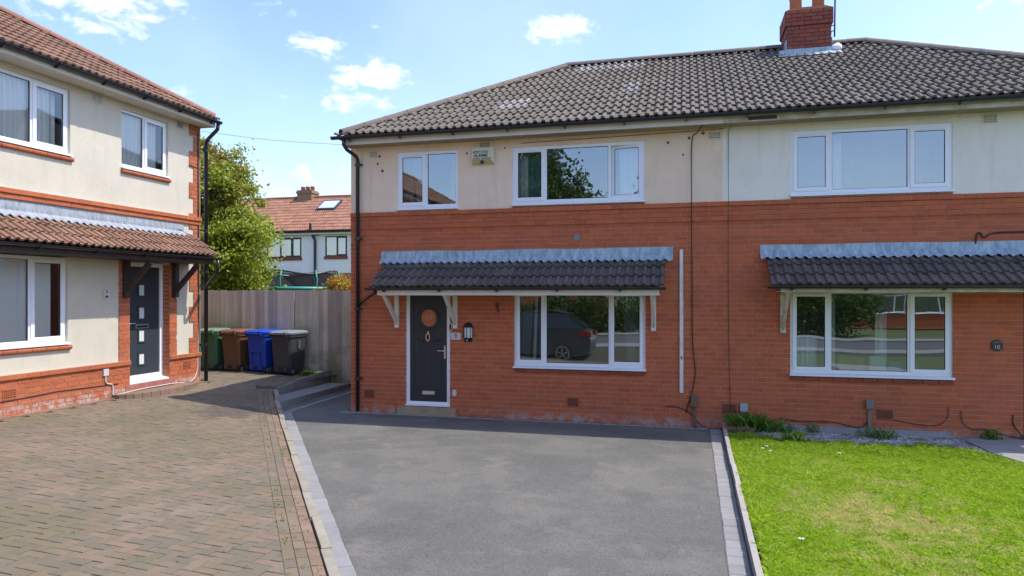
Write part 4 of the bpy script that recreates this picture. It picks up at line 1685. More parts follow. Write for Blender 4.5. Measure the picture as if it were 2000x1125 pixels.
def half(r, z0, r1, z1, n=8):
    vs, fs = [], []
    for rr, z in ((r, z0), (r1, z1)):
        for k in range(n + 1):
            t = math.pi * k / n
            vs.append((rr * math.cos(t), -.012 - rr * 1.0 * math.sin(t), z))
    m = n + 1
    fs = [(k, k + 1, m + k + 1, m + k) for k in range(n)] + [tuple(range(m)), tuple(range(m, 2 * m))[::-1], (0, m, 2 * m - 1, m - 1)]
    return vs, fs


for q in ((.08, .055, .092, .078), (.105, .27, .098, .285), (.098, .285, .045, .335), (.045, .335, .02, .36)):
    LN.add(*half(*q))
LN.build('lantern_frame', 'black_plastic', la)
MB().add(*half(.082, .079, .082, .269)).build('lantern_glass', 'frosted', la)
MB().lathe([(.01, 0), (.026, .012), (.026, .045), (.018, .055)], 12, (0, -.05)).build('sensor', 'black_plastic', la, True)
MB().disc((0, -.079, .03), .012, 'y', .006, 10).build('sensor_lens', 'daisy', la)

pl = thing('number_plaque', 'small white house number plaque reading 9 beside the porthole door', 'house number', (-4.14, FY - .009, 1.42))
MB().prism([(-.105, .02), (-.085, 0), (.085, 0), (.105, .02), (.105, .11), (.085, .13), (-.085, .13), (-.105, .11)], 'y', -.014, 0).build('plate', 'plaque_white', pl)
text_mesh('9', .12, 'ink', pl, (0, -.0155, .066))
MB().disc((-.09, -.0165, .065), .006, 'y', .004, 8).disc((.09, -.0165, .065), .006, 'y', .004, 8).build('screw', 'ink', pl)

db = thing('doorbell', 'slim black and silver video doorbell on the door frame beside the house number', 'doorbell', (-4.243, FY - .004, 1.565))
MB().prism([(-.027, .012), (-.015, 0), (.015, 0), (.027, .012), (.027, .148), (.015, .16), (-.015, .16), (-.027, .148)], 'y', -.024, 0).build('case', 'plaque_white', db)
MB().prism([(-.018, .02), (.018, .02), (.018, .14), (-.018, .14)], 'y', -.027, -.0241).build('face', 'ink', db)
MB().disc((0, -.030, .045), .012, 'y', .0025, 14).build('button', 'chrome', db)

p10 = thing('number_plaque', 'small black oval house number plaque reading 10 on the brick wall', 'house number', (4.64, FY - .009, 1.39))
MB().disc((0, -.014, .085), .082, 'y', .014, 24, .088).build('plate', 'black_plastic', p10)
text_mesh('10', .085, 'plaque_white', p10, (0, -.0155, .06))
pd_ = MB()
for i in range(5):
    a = -.045 + i * .0225
    pd_.disc((a, -.0165, .125 + .012 * math.cos(a * 30)), .009, 'y', .003, 6)
pd_.build('flower_motif', 'stone_step', p10)

# white strip left from a removed screen, cables, boxes
st = thing('white_strip', 'tall white painted timber strip fixed upright on the brick wall right of the canopy', 'strip', (-.076, FY - .009, .58))
MB().box(-.030, .030, -.03, 0, 0, 1.62).build('board', 'trunk_paint', st)
MB().box(-.030, .022, -.027, 0, 1.621, 2.45).build('upper_board', 'trunk_paint', st)
MB().box(.0225, .030, -.0268, 0, 1.60, 2.45).build('yellow_edge', 'alarm_yellow', st)
nl = MB()
for z in (.22, .41, .62, .83, 1.05, 1.27, 1.43):
    nl.disc((random.uniform(-.008, .008), -.032, z), .006, 'y', .003, 6)
nl.disc((0, -.0325, .60), .016, 'y', .003, 7, .026)
nl.build('nail', 'box_brown', st)


def cable(name, label, pts, r=.007, mat='cable_black', grp=None, sub=4):
    # smooth curve through the points
    P = [Vector(p) for p in pts]
    out = []
    for i in range(len(P) - 1):
        p0, p1, p2, p3 = P[max(i - 1, 0)], P[i], P[i + 1], P[min(i + 2, len(P) - 1)]
        for k in range(sub):
            t = k / sub
            out.append(.5 * ((2 * p1) + (p2 - p0) * t + (2 * p0 - 5 * p1 + 4 * p2 - p3) * t * t + (3 * p1 - p0 - 3 * p2 + p3) * t ** 3))
    out.append(P[-1])
    o = MB().tube(out, r, 6).build(name, mat, None, True, loc=tuple(P[-1]))
    return tag(o, label, 'cable', grp)


yb_ = FY - .022
cable('cable', 'thick black cable pair running down the wall right of the white strip', [(.30, yb_ - .30, 5.10), (.18, yb_ - .05, 5.0), (.095, yb_, 4.85), (.09, yb_ - .05, 3.85), (.09, yb_ - .02, 3.4), (.10, yb_, 2.4), (.105, yb_, 1.5), (.15, yb_, .95), (.10, yb_, .62), (.03, yb_, .38), (.0, yb_, .25)], .008)
cable('cable', 'thin brown cable running down the party line between the two houses', [(.80, yb_ - .29, 5.12), (.70, yb_ - .03, 5.04), (.688, yb_, 4.8), (.688, yb_ - .05, 3.83), (.686, yb_ - .02, 3.4), (.69, yb_, 2.0), (.72, yb_, .42), (.76, yb_, .3), (.90, yb_, .31)], .0045)
cable('cable', 'grey cable sagging along under the eaves of the cream house', [(-2.9, yb_ + .012, 5.0), (-1.4, yb_ + .012, 5.02), (.1, yb_ + .012, 5.045), (.62, yb_ + .012, 5.06)], .005)
cable('cable', 'black cable loop on the brick above the right canopy', [(4.35, yb_, 3.05), (4.37, yb_, 3.20), (4.42, yb_, 3.21), (4.46, yb_, 3.14), (4.6, yb_, 3.21), (5.0, yb_, 3.22), (6.0, yb_, 3.22)], .012)
cable('cable', 'black cable draped along the wall foot above the weeds', [(1.5, yb_, .22), (1.8, yb_, .18), (2.3, yb_, .19), (2.7, yb_, .12), (2.84, yb_, .24)], .006)
cable('cable', 'curved black cable hanging near the second air brick of the white house', [(3.98, yb_, .50), (3.96, yb_, .33), (3.85, yb_, .22), (3.65, yb_, .2), (3.2, yb_, .26)], .005)
cable('cable', 'black cable looping down to the concrete path', [(4.15, yb_, .45), (4.17, yb_, .28), (4.3, yb_, .17), (4.5, yb_, .18), (4.75, yb_, .10), (4.9, yb_ - .01, .07)], .006)
cable('cable', 'short black cable by the dark door at the frame edge', [(4.86, yb_, .42), (4.855, yb_, .3), (4.90, yb_, .20), (4.97, yb_ - .1, .08)], .009)
cable('cable', 'short black cable curling below the brown meter box', [(-.35, yb_, .33), (-.2, yb_, .34), (.0, yb_, .28), (.12, yb_, .18), (.20, yb_ - .02, .08), (.32, yb_ - .03, .025)], .007)


def meter(label, x, z0, w, hgt, mat, leg=None):
    t = thing('meter_box', label, 'box', (x, FY - .009, z0))
    MB().prism([(-w / 2, 0), (w / 2, 0), (w / 2, hgt), (-w / 2, hgt)], 'y', -.07, 0).build('box', mat, t)
    MB().box(-w / 2 - .006, w / 2 + .006, -.078, -.0701, .012, hgt + .006).build('lid', mat, t)
    if leg:
        MB().box(-.025, .025, -.035, -.001, -z0 + leg, -.001).build('conduit', mat, t)
    return t


meter('small brown meter box with a conduit at the wall foot near the party line', .135, .35, .10, .20, 'box_brown', .02)
meter('small pale grey junction box low on the wall above a grass tuft', .935, .30, .105, .14, 'box_grey')
meter('brown and grey service box on a pipe below the right window', 2.85, .43, .10, .15, 'box_dull', .03)

# aerial mast on the chimney
am = thing('aerial_mast', 'thin dark aerial mast strapped to the side of the brick chimney', 'aerial', (2.90, FY + 2.9, 7.45))
MB().tube([(0, 0, 0), (.02, 0, 1.5)], .016, 8).build('pole', 'cable_black', am)
MB().tube([(-.07, 0, .10), (0, 0, .14)], .01, 6).tube([(-.07, 0, .22), (0, 0, .24)], .01, 6).build('clamp', 'cable_black', am)
MB().tube([(-.3, 0, 1.45), (.5, .1, 1.45)], .008, 6).build('boom', 'chrome', am)
jg = thing('plastic_bag', 'crumpled white plastic bag lying on the tiles beside the chimney', 'bag', (2.93, FY + 2.86, 7.14))
bm = MB().lathe([(.03, -.02), (.10, .02), (.11, .08), (.07, .14), (.02, .16)], 10)
bm.v = [(x + random.uniform(-.02, .02), y + random.uniform(-.02, .02), z + random.uniform(-.015, .015)) for x, y, z in bm.v]
bm.build('bag_body', 'daisy', jg, True)

# =================================================================== LEFT HOUSE
hl = thing('rendered_house', 'cream rendered house with red tiled roof and slim dark door seen side on', 'house', (XL, 0, 0), R(90))
# local x = world Y, local y = distance behind the facade
LX0, LX1 = -9.0, 12.66
LG, LT = .30, 5.90
DX0, DX1 = 10.73, 11.76
lh = [(DX0, DX1, .52, 2.90), (7.0, 9.41, 1.42, 2.90), (7.2, 9.46, 4.60, 5.74), (10.55, 11.735, 4.60, 5.72)]
wl = wall_panel(1.6, LX1, LG, LT, lh, 0.0, .25).build('rendered_wall', 'render_left', hl)
wall_panel(LX0, 1.599, LG, LT, [], 0.0, .25).build('brick_wall', 'brick_left', hl)  # out-of-view stretch, finished in brick so the porthole glass reflects orange
sd_ = MB()
sd_.box(LX1 - .25, LX1, .252, 6.5, LG, LT)
sd_.box(LX0, LX0 + .25, .252, 6.5, LG, LT)
sd_.box(LX0, LX1, 6.5, 6.75, LG, LT)
sd_.build('side_wall', 'mortar_left', hl)
rooms(hl, LX0 + .26, LX1 - .26, .4, 3.25, LT, depth=4.0, walls=(9.9,))
Z_PL = 1.02
zones = []   # (x0, x1, ztop, zbot, projections)
bw = MB()
pan = []
pan += [(LX0, DX0, LG, Z_PL), (DX1, LX1, LG, Z_PL)]              # plinth
pan += [(10.48, DX0, Z_PL, 2.90), (DX1, 11.96, Z_PL, 2.90)]       # door piers
pan += [(LX0, LX1, 3.74, 3.905)]                                   # string courses
NQ = BC * 4
z = 1.02
flip = True
while z < 5.86:
    pan.append((LX1 - (.33 if flip else .20), LX1, z, min(z + NQ, 5.88)))
    flip = not flip
    z += NQ
rects = []
for a, b, c, d in pan:
    isband = abs(c - 3.74) < .01
    ispl = abs(d - Z_PL) < .01
    pr = (lambda k: .045 if k == 0 else .022) if isband else ((lambda k: .032 if k == 0 else 0) if ispl else (lambda k: 0.0))
    rects += brick_rects(a, b, d, c, [], pr)
for a, b, c, d in pan:
    bw.box(a, b, -.014, -.0005, c, d, 'k')
for zt_, p_ in ((3.905, .045), (3.905 - BC, .022)):
    bw.box(LX0, LX1 - .002, -.014 - p_ - .001, -.0145, zt_ - BC + .004, zt_ - .003, 'k')
for a_, b_ in ((LX0, DX0), (DX1, LX1)):
    bw.box(a_, b_, -.014 - .033, -.0145, Z_PL - BC + .004, Z_PL - .003, 'k')
bwl = bw.build('brick_trim', 'mortar_left', hl)
lay_bricks(bwl, rects, 'brick_left', 300, key=lambda r: (0 if r[0] > 7.6 else 1, -(r[1] - r[0]) * (r[3] - r[2]) / r[0] ** 2), y=-.014)
# side return of the corner in brick
mbs = MB()
for a, b, c, d, p in brick_rects(0.0, 6.5, 5.88, LG, []):
    mbs.box(LX1 - .003, LX1 + .007, a, b, c, d, 'l')
mbs.build('side_brick', 'brick_left', bwl)['kind'] = 'stuff'
# brick reveal of the doorway
rv = MB()
for k in range(28):
    zz = .56 + k * BC
    rv.box(DX1 - .006, DX1 + .004, -.012, .14, zz, zz + .072, 'r')
rv.build('reveal_brick', 'brick_left', bwl)
# windows
def blinds(win, x0, x1, z0, z1, y=.105, sp=.088):
    x = x0 + .03
    me = None
    while x < x1 - .03:
        if me is None:
            me = MB().add([(-.040, 0, z0), (.040, .008, z0), (.040, .008, z1), (-.040, 0, z1)], [(0, 1, 2, 3)]).mesh('blind_slat', 'blind')
        link('blind_slat', me, win, (x, y, 0), (0, 0, -random.uniform(.26, .36)))
        x += sp


w, cells, za, zb = window(hl, 7.2, 9.46, 4.60, 5.74, [('o', .6), ('f', .95), ('o', .62)], y=.05, glass='glass_pale', vents=False)
curtain(w, 7.3, 9.16, 4.66, 5.7, 'curtain_white', y=.14, folds=22)
curtain(w, 9.22, 9.32, 4.66, 5.7, 'curtain_white', y=.2, folds=3)
w, cells, za, zb = window(hl, 10.55, 11.735, 4.60, 5.72, [('f', .52), ('o', .52)], y=.05, glass='glass_pale', vents=False)
curtain(w, 10.6, 11.52, 4.66, 5.68, 'curtain_white', y=.14, folds=12)
w, cells, za, zb = window(hl, 7.0, 9.41, 1.42, 2.88, [('o', .6), ('f', 1.0), ('o', .56)], y=.05, glass='glass_pale', vents=False)
blinds(w, 7.08, 9.22, 1.50, 2.82)
sill_bricks(hl, 7.0, 9.46, 1.405, 'sill_brick_left', 10, h=.075, round_edge=True)
sill_bricks(hl, 7.2, 9.50, 4.585, 'sill_brick_left', 9, h=.07, round_edge=True)
sill_bricks(hl, 10.53, 11.77, 4.585, 'sill_brick_left', 5, h=.07, round_edge=True)
# door, recessed
dy = .145
fr = MB()
fr.box(DX0, DX0 + .075, dy, dy + .07, .56, 2.88)
fr.box(DX1 - .085, DX1 - .007, dy, dy + .07, .56, 2.88)
fr.box(DX0 + .075, DX1 - .085, dy + .001, dy + .07, 2.80, 2.88)
fr.box(DX0 + .075, DX1 - .085, dy + .001, dy + .07, .62, .70)
fr.prism([(dy + .07, .56), (-.01, .56), (-.01, .585), (dy - .001, .62), (dy + .07, .62)], 'x', DX0 + .002, DX1 - .008)
fd = fr.build('door_frame', 'upvc', hl)
a, b = DX0 + .078, DX1 - .088
dmb = MB().box(a, b, dy + .02, dy + .06, .702, 2.798)
dl = dmb.build('door', 'anthracite_left', hl)
wx = a + .40
for z0_, z1_ in ((2.24, 2.44), (1.79, 2.00), (1.345, 1.555), (.90, 1.10)):
    t = MB()
    for q in ((wx - .095, wx - .062, z0_ - .03, z1_ + .03), (wx + .062, wx + .095, z0_ - .03, z1_ + .03), (wx - .062, wx + .062, z1_, z1_ + .03), (wx - .062, wx + .062, z0_ - .03, z0_)):
        t.box(q[0], q[1], dy + .006, dy + .0195, q[2], q[3])
    t.build('light_frame', 'anthracite_left', dl)
    MB().box(wx - .062, wx + .062, dy + .012, dy + .0198, z0_, z1_).build('door_light', 'frosted', dl)
MB().box(wx - .15, wx + .17, dy + .004, dy + .019, 1.60, 1.68).build('letterplate', 'letterplate', dl)
MB().box(wx - .13, wx + .15, dy + .001, dy + .0045, 1.615, 1.655).build('letter_flap', 'ink', dl)
MB().box(a + .03, a + .06, dy + .005, dy + .0195, 1.52, 1.76).tube([(a + .045, dy + .01, 1.70), (a + .045, dy - .04, 1.70), (a + .06, dy - .05, 1.70), (a + .17, dy - .05, 1.70)], .011, 8).build('door_handle', 'chrome', dl)
MB().prism([(-.03, LG), (.14, LG), (.14, .556), (-.03, .556)], 'x', 10.62, 11.90).build('threshold', 'paint_red', hl)
# eaves
ovh = .34
MB().box(LX0, LX1 + .03, -ovh - .03, -ovh, 5.84, 5.955).build('fascia', 'fascia_cream', hl)
MB().box(LX0, LX1 + .028, -ovh + .002, -.003, 5.845, 5.862).build('soffit', 'fascia_cream', hl)
MB().box(LX1 + .031, LX1 + .05, -ovh + .002, 6.6, 5.84, 5.955).build('fascia', 'fascia_cream', hl)
gutter(hl, LX0, LX1 + .11, -.44, 5.965, brackets=.92)
LEZ, LEY = 5.975, -.42
LRY = 3.2
LP = R(30)
dxl = LRY - LEY
LRZ = LEZ + dxl * math.tan(LP)
LH = LX1 + .09
rm = MB().add([(LX0, LEY, LEZ - .02), (LH, LEY, LEZ - .02), (LH - dxl, LRY, LRZ - .02), (LX0, LRY, LRZ - .02), (LX0, 2 * LRY - LEY, LEZ - .02), (LH, 2 * LRY - LEY, LEZ - .02)], [(0, 1, 2, 3), (3, 2, 5, 4), (1, 5, 2), (0, 3, 4)])
lroof = rm.build('roof', 'underlay', hl)
sl = dxl / math.cos(LP)
M = Matrix.Translation((0, LEY, LEZ)) @ Matrix.Rotation(LP, 4, 'X')
clips = [((LH, 0), Vector((sl / dxl, 1)).normalized()[:]), ((LX0, 0), (-1, 0)), ((0, sl - .03), (0, 1))]
roof_tiles(lroof, .3, 13, sl / 12.4, M, LX0, LH + .3, clips, 'red_tile', 'roof_tile', 300, lambda P: (0 if P.x > 7.6 and (P.x > 7.9 + P.y * .9 or P.y < 1.8) else 1, P.x), h=.036)
ridge_line(lroof, (LH - .06, LEY + .06, LEZ + .10), (LH - dxl, LRY, LRZ + .075), 'red_ridge')
ridge_line(lroof, (LX0, LRY, LRZ + .075), (LH - dxl, LRY, LRZ + .075), 'red_ridge')
# canopy
cl_ = canopy(hl, LX0 + .2, 12.40, 'canopy_tile', 'red_tile', zt=3.50, zb=3.045, proj=.66, lead='lead_left', fascia='dark_wood', fm=.075, key=lambda P: (0 if P.x > 7 else 1, P.x), leadx=(LX0 + .2, 12.15), leadz=.225, gz=3.02)
for x in (10.60, 11.86):
    mb = MB()
    mb.box(x - .05, x + .05, -.115, -.016, 2.20, 2.88)
    mb.beam((x, -.09, 2.34), (x, -.60, 2.86), .07, .085)
    mb.build('bracket', 'dark_wood', cl_)
for x in (4.0, 6.9):
    mb = MB()
    mb.box(x - .05, x + .05, -.115, -.016, 2.20, 2.88)
    mb.beam((x, -.09, 2.34), (x, -.60, 2.86), .07, .085)
    mb.build('bracket', 'dark_wood', cl_)
air_vent(hl, 10.0, 5.745, .22, .15, 'plaque_white', y=0)
air_vent(hl, 12.06, 5.755, .22, .13, 'plaque_white', nx=1, nz=5, y=0)
air_vent(hl, 8.36, .72, .23, .17, 'sill_brick_left', y=-.016)
air_vent(hl, 12.25, .80, .22, .15, 'sill_brick_left', y=-.016)
dp = MB()
dp.tube([(12.72, -.42, 5.93), (12.72, -.40, 5.80), (12.78, -.12, 5.62), (12.79, -.06, 5.54), (12.79, -.06, .36)], .040, 10)
d = dp.build('downpipe', 'black_plastic', hl, True)
jn = MB()
for z in (5.35, 3.6, 2.72, 2.42, 1.15):
    jn.tube([(12.79, -.06, z), (12.79, -.06, z + .06)], .048, 10)
    jn.box(12.62, 12.80, -.055, -.02, z + .02, z + .05)
jn.build('pipe_clip', 'black_plastic', d)
MB().tube([(12.36, -.685, 2.98), (12.36, -.685, 2.80), (12.40, -.62, 2.70), (12.74, -.10, 2.42), (12.79, -.06, 2.36)], .034, 8).build('branch_pipe', 'black_plastic', hl, True)
MB().tube([(12.62, -.03, 5.80), (12.62, -.03, 4.0), (12.63, -.03, .5)], .012, 6).build('wall_pipe', 'kerb_stone', hl)
MB().tube([(12.57, -.03, 5.72), (12.58, -.035, 3.0), (12.60, -.03, .9)], .009, 6).build('wall_cable', 'cable_black', hl)
MB().tube([(12.3, -.03, 4.99), (12.75, -.03, 4.93)], .005, 5).tube([(12.0, -.03, 3.60), (12.45, -.03, 3.48), (12.75, -.03, 3.44)], .006, 5).tube([(7.0, -.025, .60), (8.4, -.026, .62), (9.2, -.026, .65), (9.9, -.026, .63), (10.45, -.028, .62)], .008, 6).build('loose_cable', 'cable_black', hl)

# curved brick doorstep in front of the left door
ds = thing('doorstep', 'low curved red brick doorstep in front of the left house door', 'doorstep', (XL, 11.3, .38), R(90))
n = 15
pts = []
for k in range(n + 1):
    t = math.pi * k / n
    pts.append((-1.02 * math.cos(t) * (1 if abs(math.cos(t)) < .98 else 1), -.045 - .44 * math.sin(t) ** .75))
MB().prism([(x * .985, y * .96) for x, y in pts], 'z', -.06, .048).build('slab', 'paver_pink', ds)
for k in range(n):
    (xa, ya), (xb, yb2) = pts[k], pts[k + 1]
    a = Vector((xa, ya))
    b = Vector((xb, yb2))
    tn = (b - a).normalized()
    nn_ = Vector((tn.y, -tn.x))
    if nn_.dot((a + b) / 2 - Vector((0, 0))) < 0:
        nn_ = -nn_
    a2, b2 = a + tn * .004, b - tn * .004
    q = [a2 - nn_ * .10, a2 + nn_ * .012, b2 + nn_ * .012, b2 - nn_ * .10]
    MB().prism([(v.x, v.y) for v in q], 'z', -.05, .056).build('edge_brick', 'paver_pink', ds, loc=((xa + xb) / 2, (ya + yb2) / 2, 0))

pl8 = thing('number_plaque', 'white oval house number plaque with blue figure on the rendered left house', 'house number', (XL + .001, 10.20, 2.16), R(90))
MB().disc((0, -.016, .11), .075, 'y', .016, 24, .105).build('plate', 'plaque_white', pl8)
text_mesh('8', .085, 'ink_blue', pl8, (.005, -.0175, .145))
pm = MB()
for x, z in ((-.012, .06), (.01, .065), (.02, .05), (-.004, .05), (.002, .075)):
    pm.disc((x, -.019, z), .013, 'y', .003, 7)
pm.build('flower_motif', 'ink', pl8)
sk = thing('outdoor_socket', 'white cable entry box with white pipe low on the left house plinth', 'socket', (XL + .016, 10.16, .80), R(90))
MB().prism([(-.055, 0), (.055, 0), (.055, .12), (-.055, .12)], 'y', -.035, 0).build('box', 'plaque_white', sk)
MB().tube([(0, -.02, 0), (0, -.02, -.11), (.03, -.02, -.15), (.13, -.02, -.17), (.16, -.02, -.21), (.16, -.02, -.40)], .012, 6).build('pipe', 'cable_white', sk)
cable('cable', 'white cable running along the red threshold and up beside the downpipe', [(XL + .03, 10.4, .42), (XL + .045, 11.0, .45), (XL + .045, 11.9, .45), (XL + .09, 12.2, .42), (XL + .03, 12.52, .56), (XL + .025, 12.58, 1.0), (XL + .025, 12.60, 2.3)], .009, 'cable_white')
cable('overhead_wire', 'thin overhead telephone wire crossing the sky between the houses', [(XL + .02, 12.7, 5.78), (-9.0, 13.6, 5.72), (-7.6, 14.6, 5.74), (-6.35, 15.5, 5.80 - .06)], .004)

# =================================================================== FENCE, BINS, WALL
fe = thing('garden_fence', 'weathered grey close boarded wooden fence with green algae', 'fence', (-9.8, 15.3, 0))
pw = .127
nsl = 62
me_ = None
for i in range(nsl):
    x = -14.0 + i * pw + .05
    if -6.40 < x:
        break
    zb = .36 if x < -8.4 else .07
    zt = 2.36 + random.uniform(-.012, .012)
    th = .018
    mbf = MB()
    x0_, x1_ = -pw * .54, pw * .54
    y0_ = 0
    mbf.add([(x0_, -.034, zb), (x1_, -.004, zb), (x1_, .004, zb), (x0_, 0, zb), (x0_, -.034, zt), (x1_, -.004, zt), (x1_, .004, zt), (x0_, 0, zt)],
            [(0, 1, 5, 4), (1, 2, 6, 5), (2, 3, 7, 6), (3, 0, 4, 7), (4, 5, 6, 7), (3, 2, 1, 0)])
    o = mbf.build('slat', 'fence_wood', fe)
    o.location = (x + 9.8, random.uniform(-.003, .003), 0)
    o.rotation_euler = (0, random.uniform(-.004, .004), 0)
for x in (-13.4, -11.2, -9.52, -6.9):
    MB().box(-.05, .05, .008, .10, -.05, 2.30).build('post', 'fence_wood', fe).location = (x + 9.8, 0, 0)
MB().box(-.045, .045, -.05, -.023, .3, 2.33).build('cover_strip', 'fence_wood', fe).location = (-9.52 + 9.8, 0, 0)
for z in (.5, 1.3, 2.05):
    MB().box(-4.2, 3.4, .022, .06, z, z + .08).build('rail', 'fence_wood', fe)
MB().box(1.4, 3.45, -.03, .0, -.08, .065).build('gravel_board', 'dark_wood', fe)

rw = thing('retaining_wall', 'low grey concrete slab retaining wall stepping up beside the bins', 'wall', (-8.45, 13.9, 0))
segs = [(12.93, 13.62, .315), (13.64, 14.5, .385), (14.52, 15.22, .42)]
for a, b, z in segs:
    MB().prism([(a, -.05), (b, -.05), (b, z), (a, z - .035)], 'x', -.03, .03).build('concrete_slab', 'concrete', rw, loc=(0, 0, 0)).location = (0, -13.9, 0)
sp_ = thing('concrete_step', 'long low concrete step at the foot of the slab retaining wall', 'step', (-8.1, 13.5, 0))
MB().prism([(-1.55, -.03), (1.55, -.03), (1.55, .12), (-1.45, .12), (-1.53, .09), (-1.55, .05)], 'x', -.30, .24).build('slab', 'concrete', sp_)
sp_.location = (-8.08, 13.45, 0)


def wheelie_bin(label, loc, rz, body, lid, sticker=False, panel=False):
    """rear (wheels and handle) faces -y"""
    t = thing('wheelie_bin', label, 'bin', loc, rz, 'wheelie bins along the fence')
    H = 1.0
    rings = [(.05, .235, .26, 0), (.10, .245, .275, 0), (.86, .275, .335, 0), (.90, .290, .350, 0), (.905, .300, .362, 0), (.985, .300, .362, 0)]
    vs, fs = [], []
    for z, hw, hd, _ in rings:
        c = .045
        yo = .0
        for x, y in ((-hw + c, -hd), (hw - c, -hd), (hw, -hd + c), (hw, hd - c), (hw - c, hd), (-hw + c, hd), (-hw, hd - c), (-hw, -hd + c)):
            vs.append((x, y + yo, z))
    for i in range(len(rings) - 1):
        for k in range(8):
            fs.append((i * 8 + k, i * 8 + (k + 1) % 8, (i + 1) * 8 + (k + 1) % 8, (i + 1) * 8 + k))
    fs.append(tuple(range(8))[::-1])
    m = MB().add(vs, fs)
    m.box(-.19, .19, -.32, -.285, .10, .20)
    b = m.build('body', body, t)
    # moulded panel and pocket on the rear
    if panel:
        q = MB()
        for e in ((-.13, -.115, .18, .50), (.115, .13, .18, .50), (-.13, .13, .50, .515)):
            q.add([(e[0], -.292 - .02 * 0, e[2]), (e[1], -.292, e[2]), (e[1], -.332, e[3]), (e[0], -.332, e[3]), (e[0], -.25, e[2]), (e[1], -.25, e[2]), (e[1], -.28, e[3]), (e[0], -.28, e[3])],
                  [(0, 1, 2, 3), (4, 7, 6, 5), (0, 4, 5, 1), (3, 2, 6, 7), (0, 3, 7, 4), (1, 5, 6, 2)])
        q.build('moulded_panel', body, t)
    MB().box(-.07, .07, -.3235, -.3205, .115, .185).build('pocket', 'ink', t)
    # lid with raised centre and drooping rim
    L = MB()
    lid_r = [(.975, .318, .385), (1.015, .322, .390), (1.045, .285, .345), (1.06, .20, .25)]
    vs, fs = [], []
    for z, hw, hd in lid_r:
        c = .05
        for x, y in ((-hw + c, -hd), (hw - c, -hd), (hw, -hd + c), (hw, hd - c), (hw - c, hd), (-hw + c, hd), (-hw, hd - c), (-hw, -hd + c)):
            vs.append((x, y + .0, z))
    for i in range(len(lid_r) - 1):
        for k in range(8):
            fs.append((i * 8 + k, i * 8 + (k + 1) % 8, (i + 1) * 8 + (k + 1) % 8, (i + 1) * 8 + k))
    fs += [tuple(range(8))[::-1], tuple(range((len(lid_r) - 1) * 8, len(lid_r) * 8))]
    L.add(vs, fs)
    for x in (-.2, .2):
        L.box(x - .035, x + .035, -.43, -.385, .965, 1.03)
    L.build('lid', lid, t)
    MB().tube([(-.24, -.42, .975), (.24, -.42, .975)], .016, 8).box(-.25, -.21, -.425, -.36, .93, .985).box(.21, .25, -.425, -.36, .93, .985).build('handle', body, t)
    for s_ in (-1, 1):
        w_ = MB()
        for k in range(1):
            w_.disc((s_ * .27 - (.028 if s_ > 0 else .028), -.25, .10), .10, 'x', .056, 20)
        wo = w_.build('wheel', 'rubber', t)
        MB().disc((s_ * .30 - (.0 if s_ > 0 else .006), -.25, .10), .055, 'x', .006, 14).build('rim', 'rim_grey', wo)
    MB().tube([(-.27, -.25, .10), (.27, -.25, .10)], .012, 8).build('axle', 'rim_grey', t)
    if sticker:
        MB().add([(.2885, -.03, .62), (.2885, .06, .62), (.302, .06, .82), (.302, -.03, .82)], [(0, 1, 2, 3)]).build('sticker', 'sticker', t)
    return t


BZ = .34
wheelie_bin('green wheelie bin with pale lid, leftmost of the row by the fence', (-11.50, 14.88, BZ + .01), R(4), 'bin_green', 'bin_lid_green')
wheelie_bin('brown wheelie bin with brown lid standing between the green and blue bins', (-10.76, 14.86, BZ), R(-6), 'bin_brown', 'bin_lid_brown')
wheelie_bin('bright blue wheelie bin with blue lid in the row by the fence', (-10.03, 14.84, BZ), R(-7), 'bin_blue', 'bin_lid_blue', panel=True)
wheelie_bin('dark grey wheelie bin with pale grey lid, nearest the retaining wall', (-9.33, 14.78, BZ - .01), R(-4), 'bin_grey', 'bin_lid_grey', sticker=True)


# =================================================================== PLANTS
def leaf_quads(P, size, n_var=.5, droop=0.0, fold=.25, rng=RNG, aspect=.62):
    """P: (n,3) -> vertices and quads of small folded leaves"""
    n = len(P)
    a = rng.normal(size=(n, 3))
    a /= np.linalg.norm(a, axis=1)[:, None]
    b = rng.normal(size=(n, 3))
    b[:, 2] += .0
    b -= a * np.sum(a * b, 1)[:, None]
    b /= np.linalg.norm(b, axis=1)[:, None]
    c = np.cross(a, b)
    s = size * (1 - n_var / 2 + rng.random(n) * n_var)
    L = a * (s * .5)[:, None]
    W = b * (s * .5 * aspect)[:, None]
    N = c * (s * fold * .5)[:, None]
    V = np.empty((n, 4, 3))
    V[:, 0] = P - L
    V[:, 1] = P + W + N
    V[:, 2] = P + L
    V[:, 3] = P - W + N
    return V.reshape(-1, 3)


def quads_object(name, V, mat, parent=None, loc=None):
    n = len(V) // 4
    me = bpy.data.meshes.new(name)
    if loc is not None:
        V = V - np.array(loc)
    me.vertices.add(len(V))
    me.vertices.foreach_set('co', np.asarray(V, dtype=np.float32).ravel())
    me.loops.add(n * 4)
    me.loops.foreach_set('vertex_index', np.arange(n * 4, dtype=np.int32))
    me.polygons.add(n)
    me.polygons.foreach_set('loop_start', np.arange(0, n * 4, 4, dtype=np.int32))
    me.update(calc_edges=True)
    me.materials.append(MAT[mat])
    o = bpy.data.objects.new(name, me)
    COL.objects.link(o)
    if parent:
        o.parent = parent
    return o


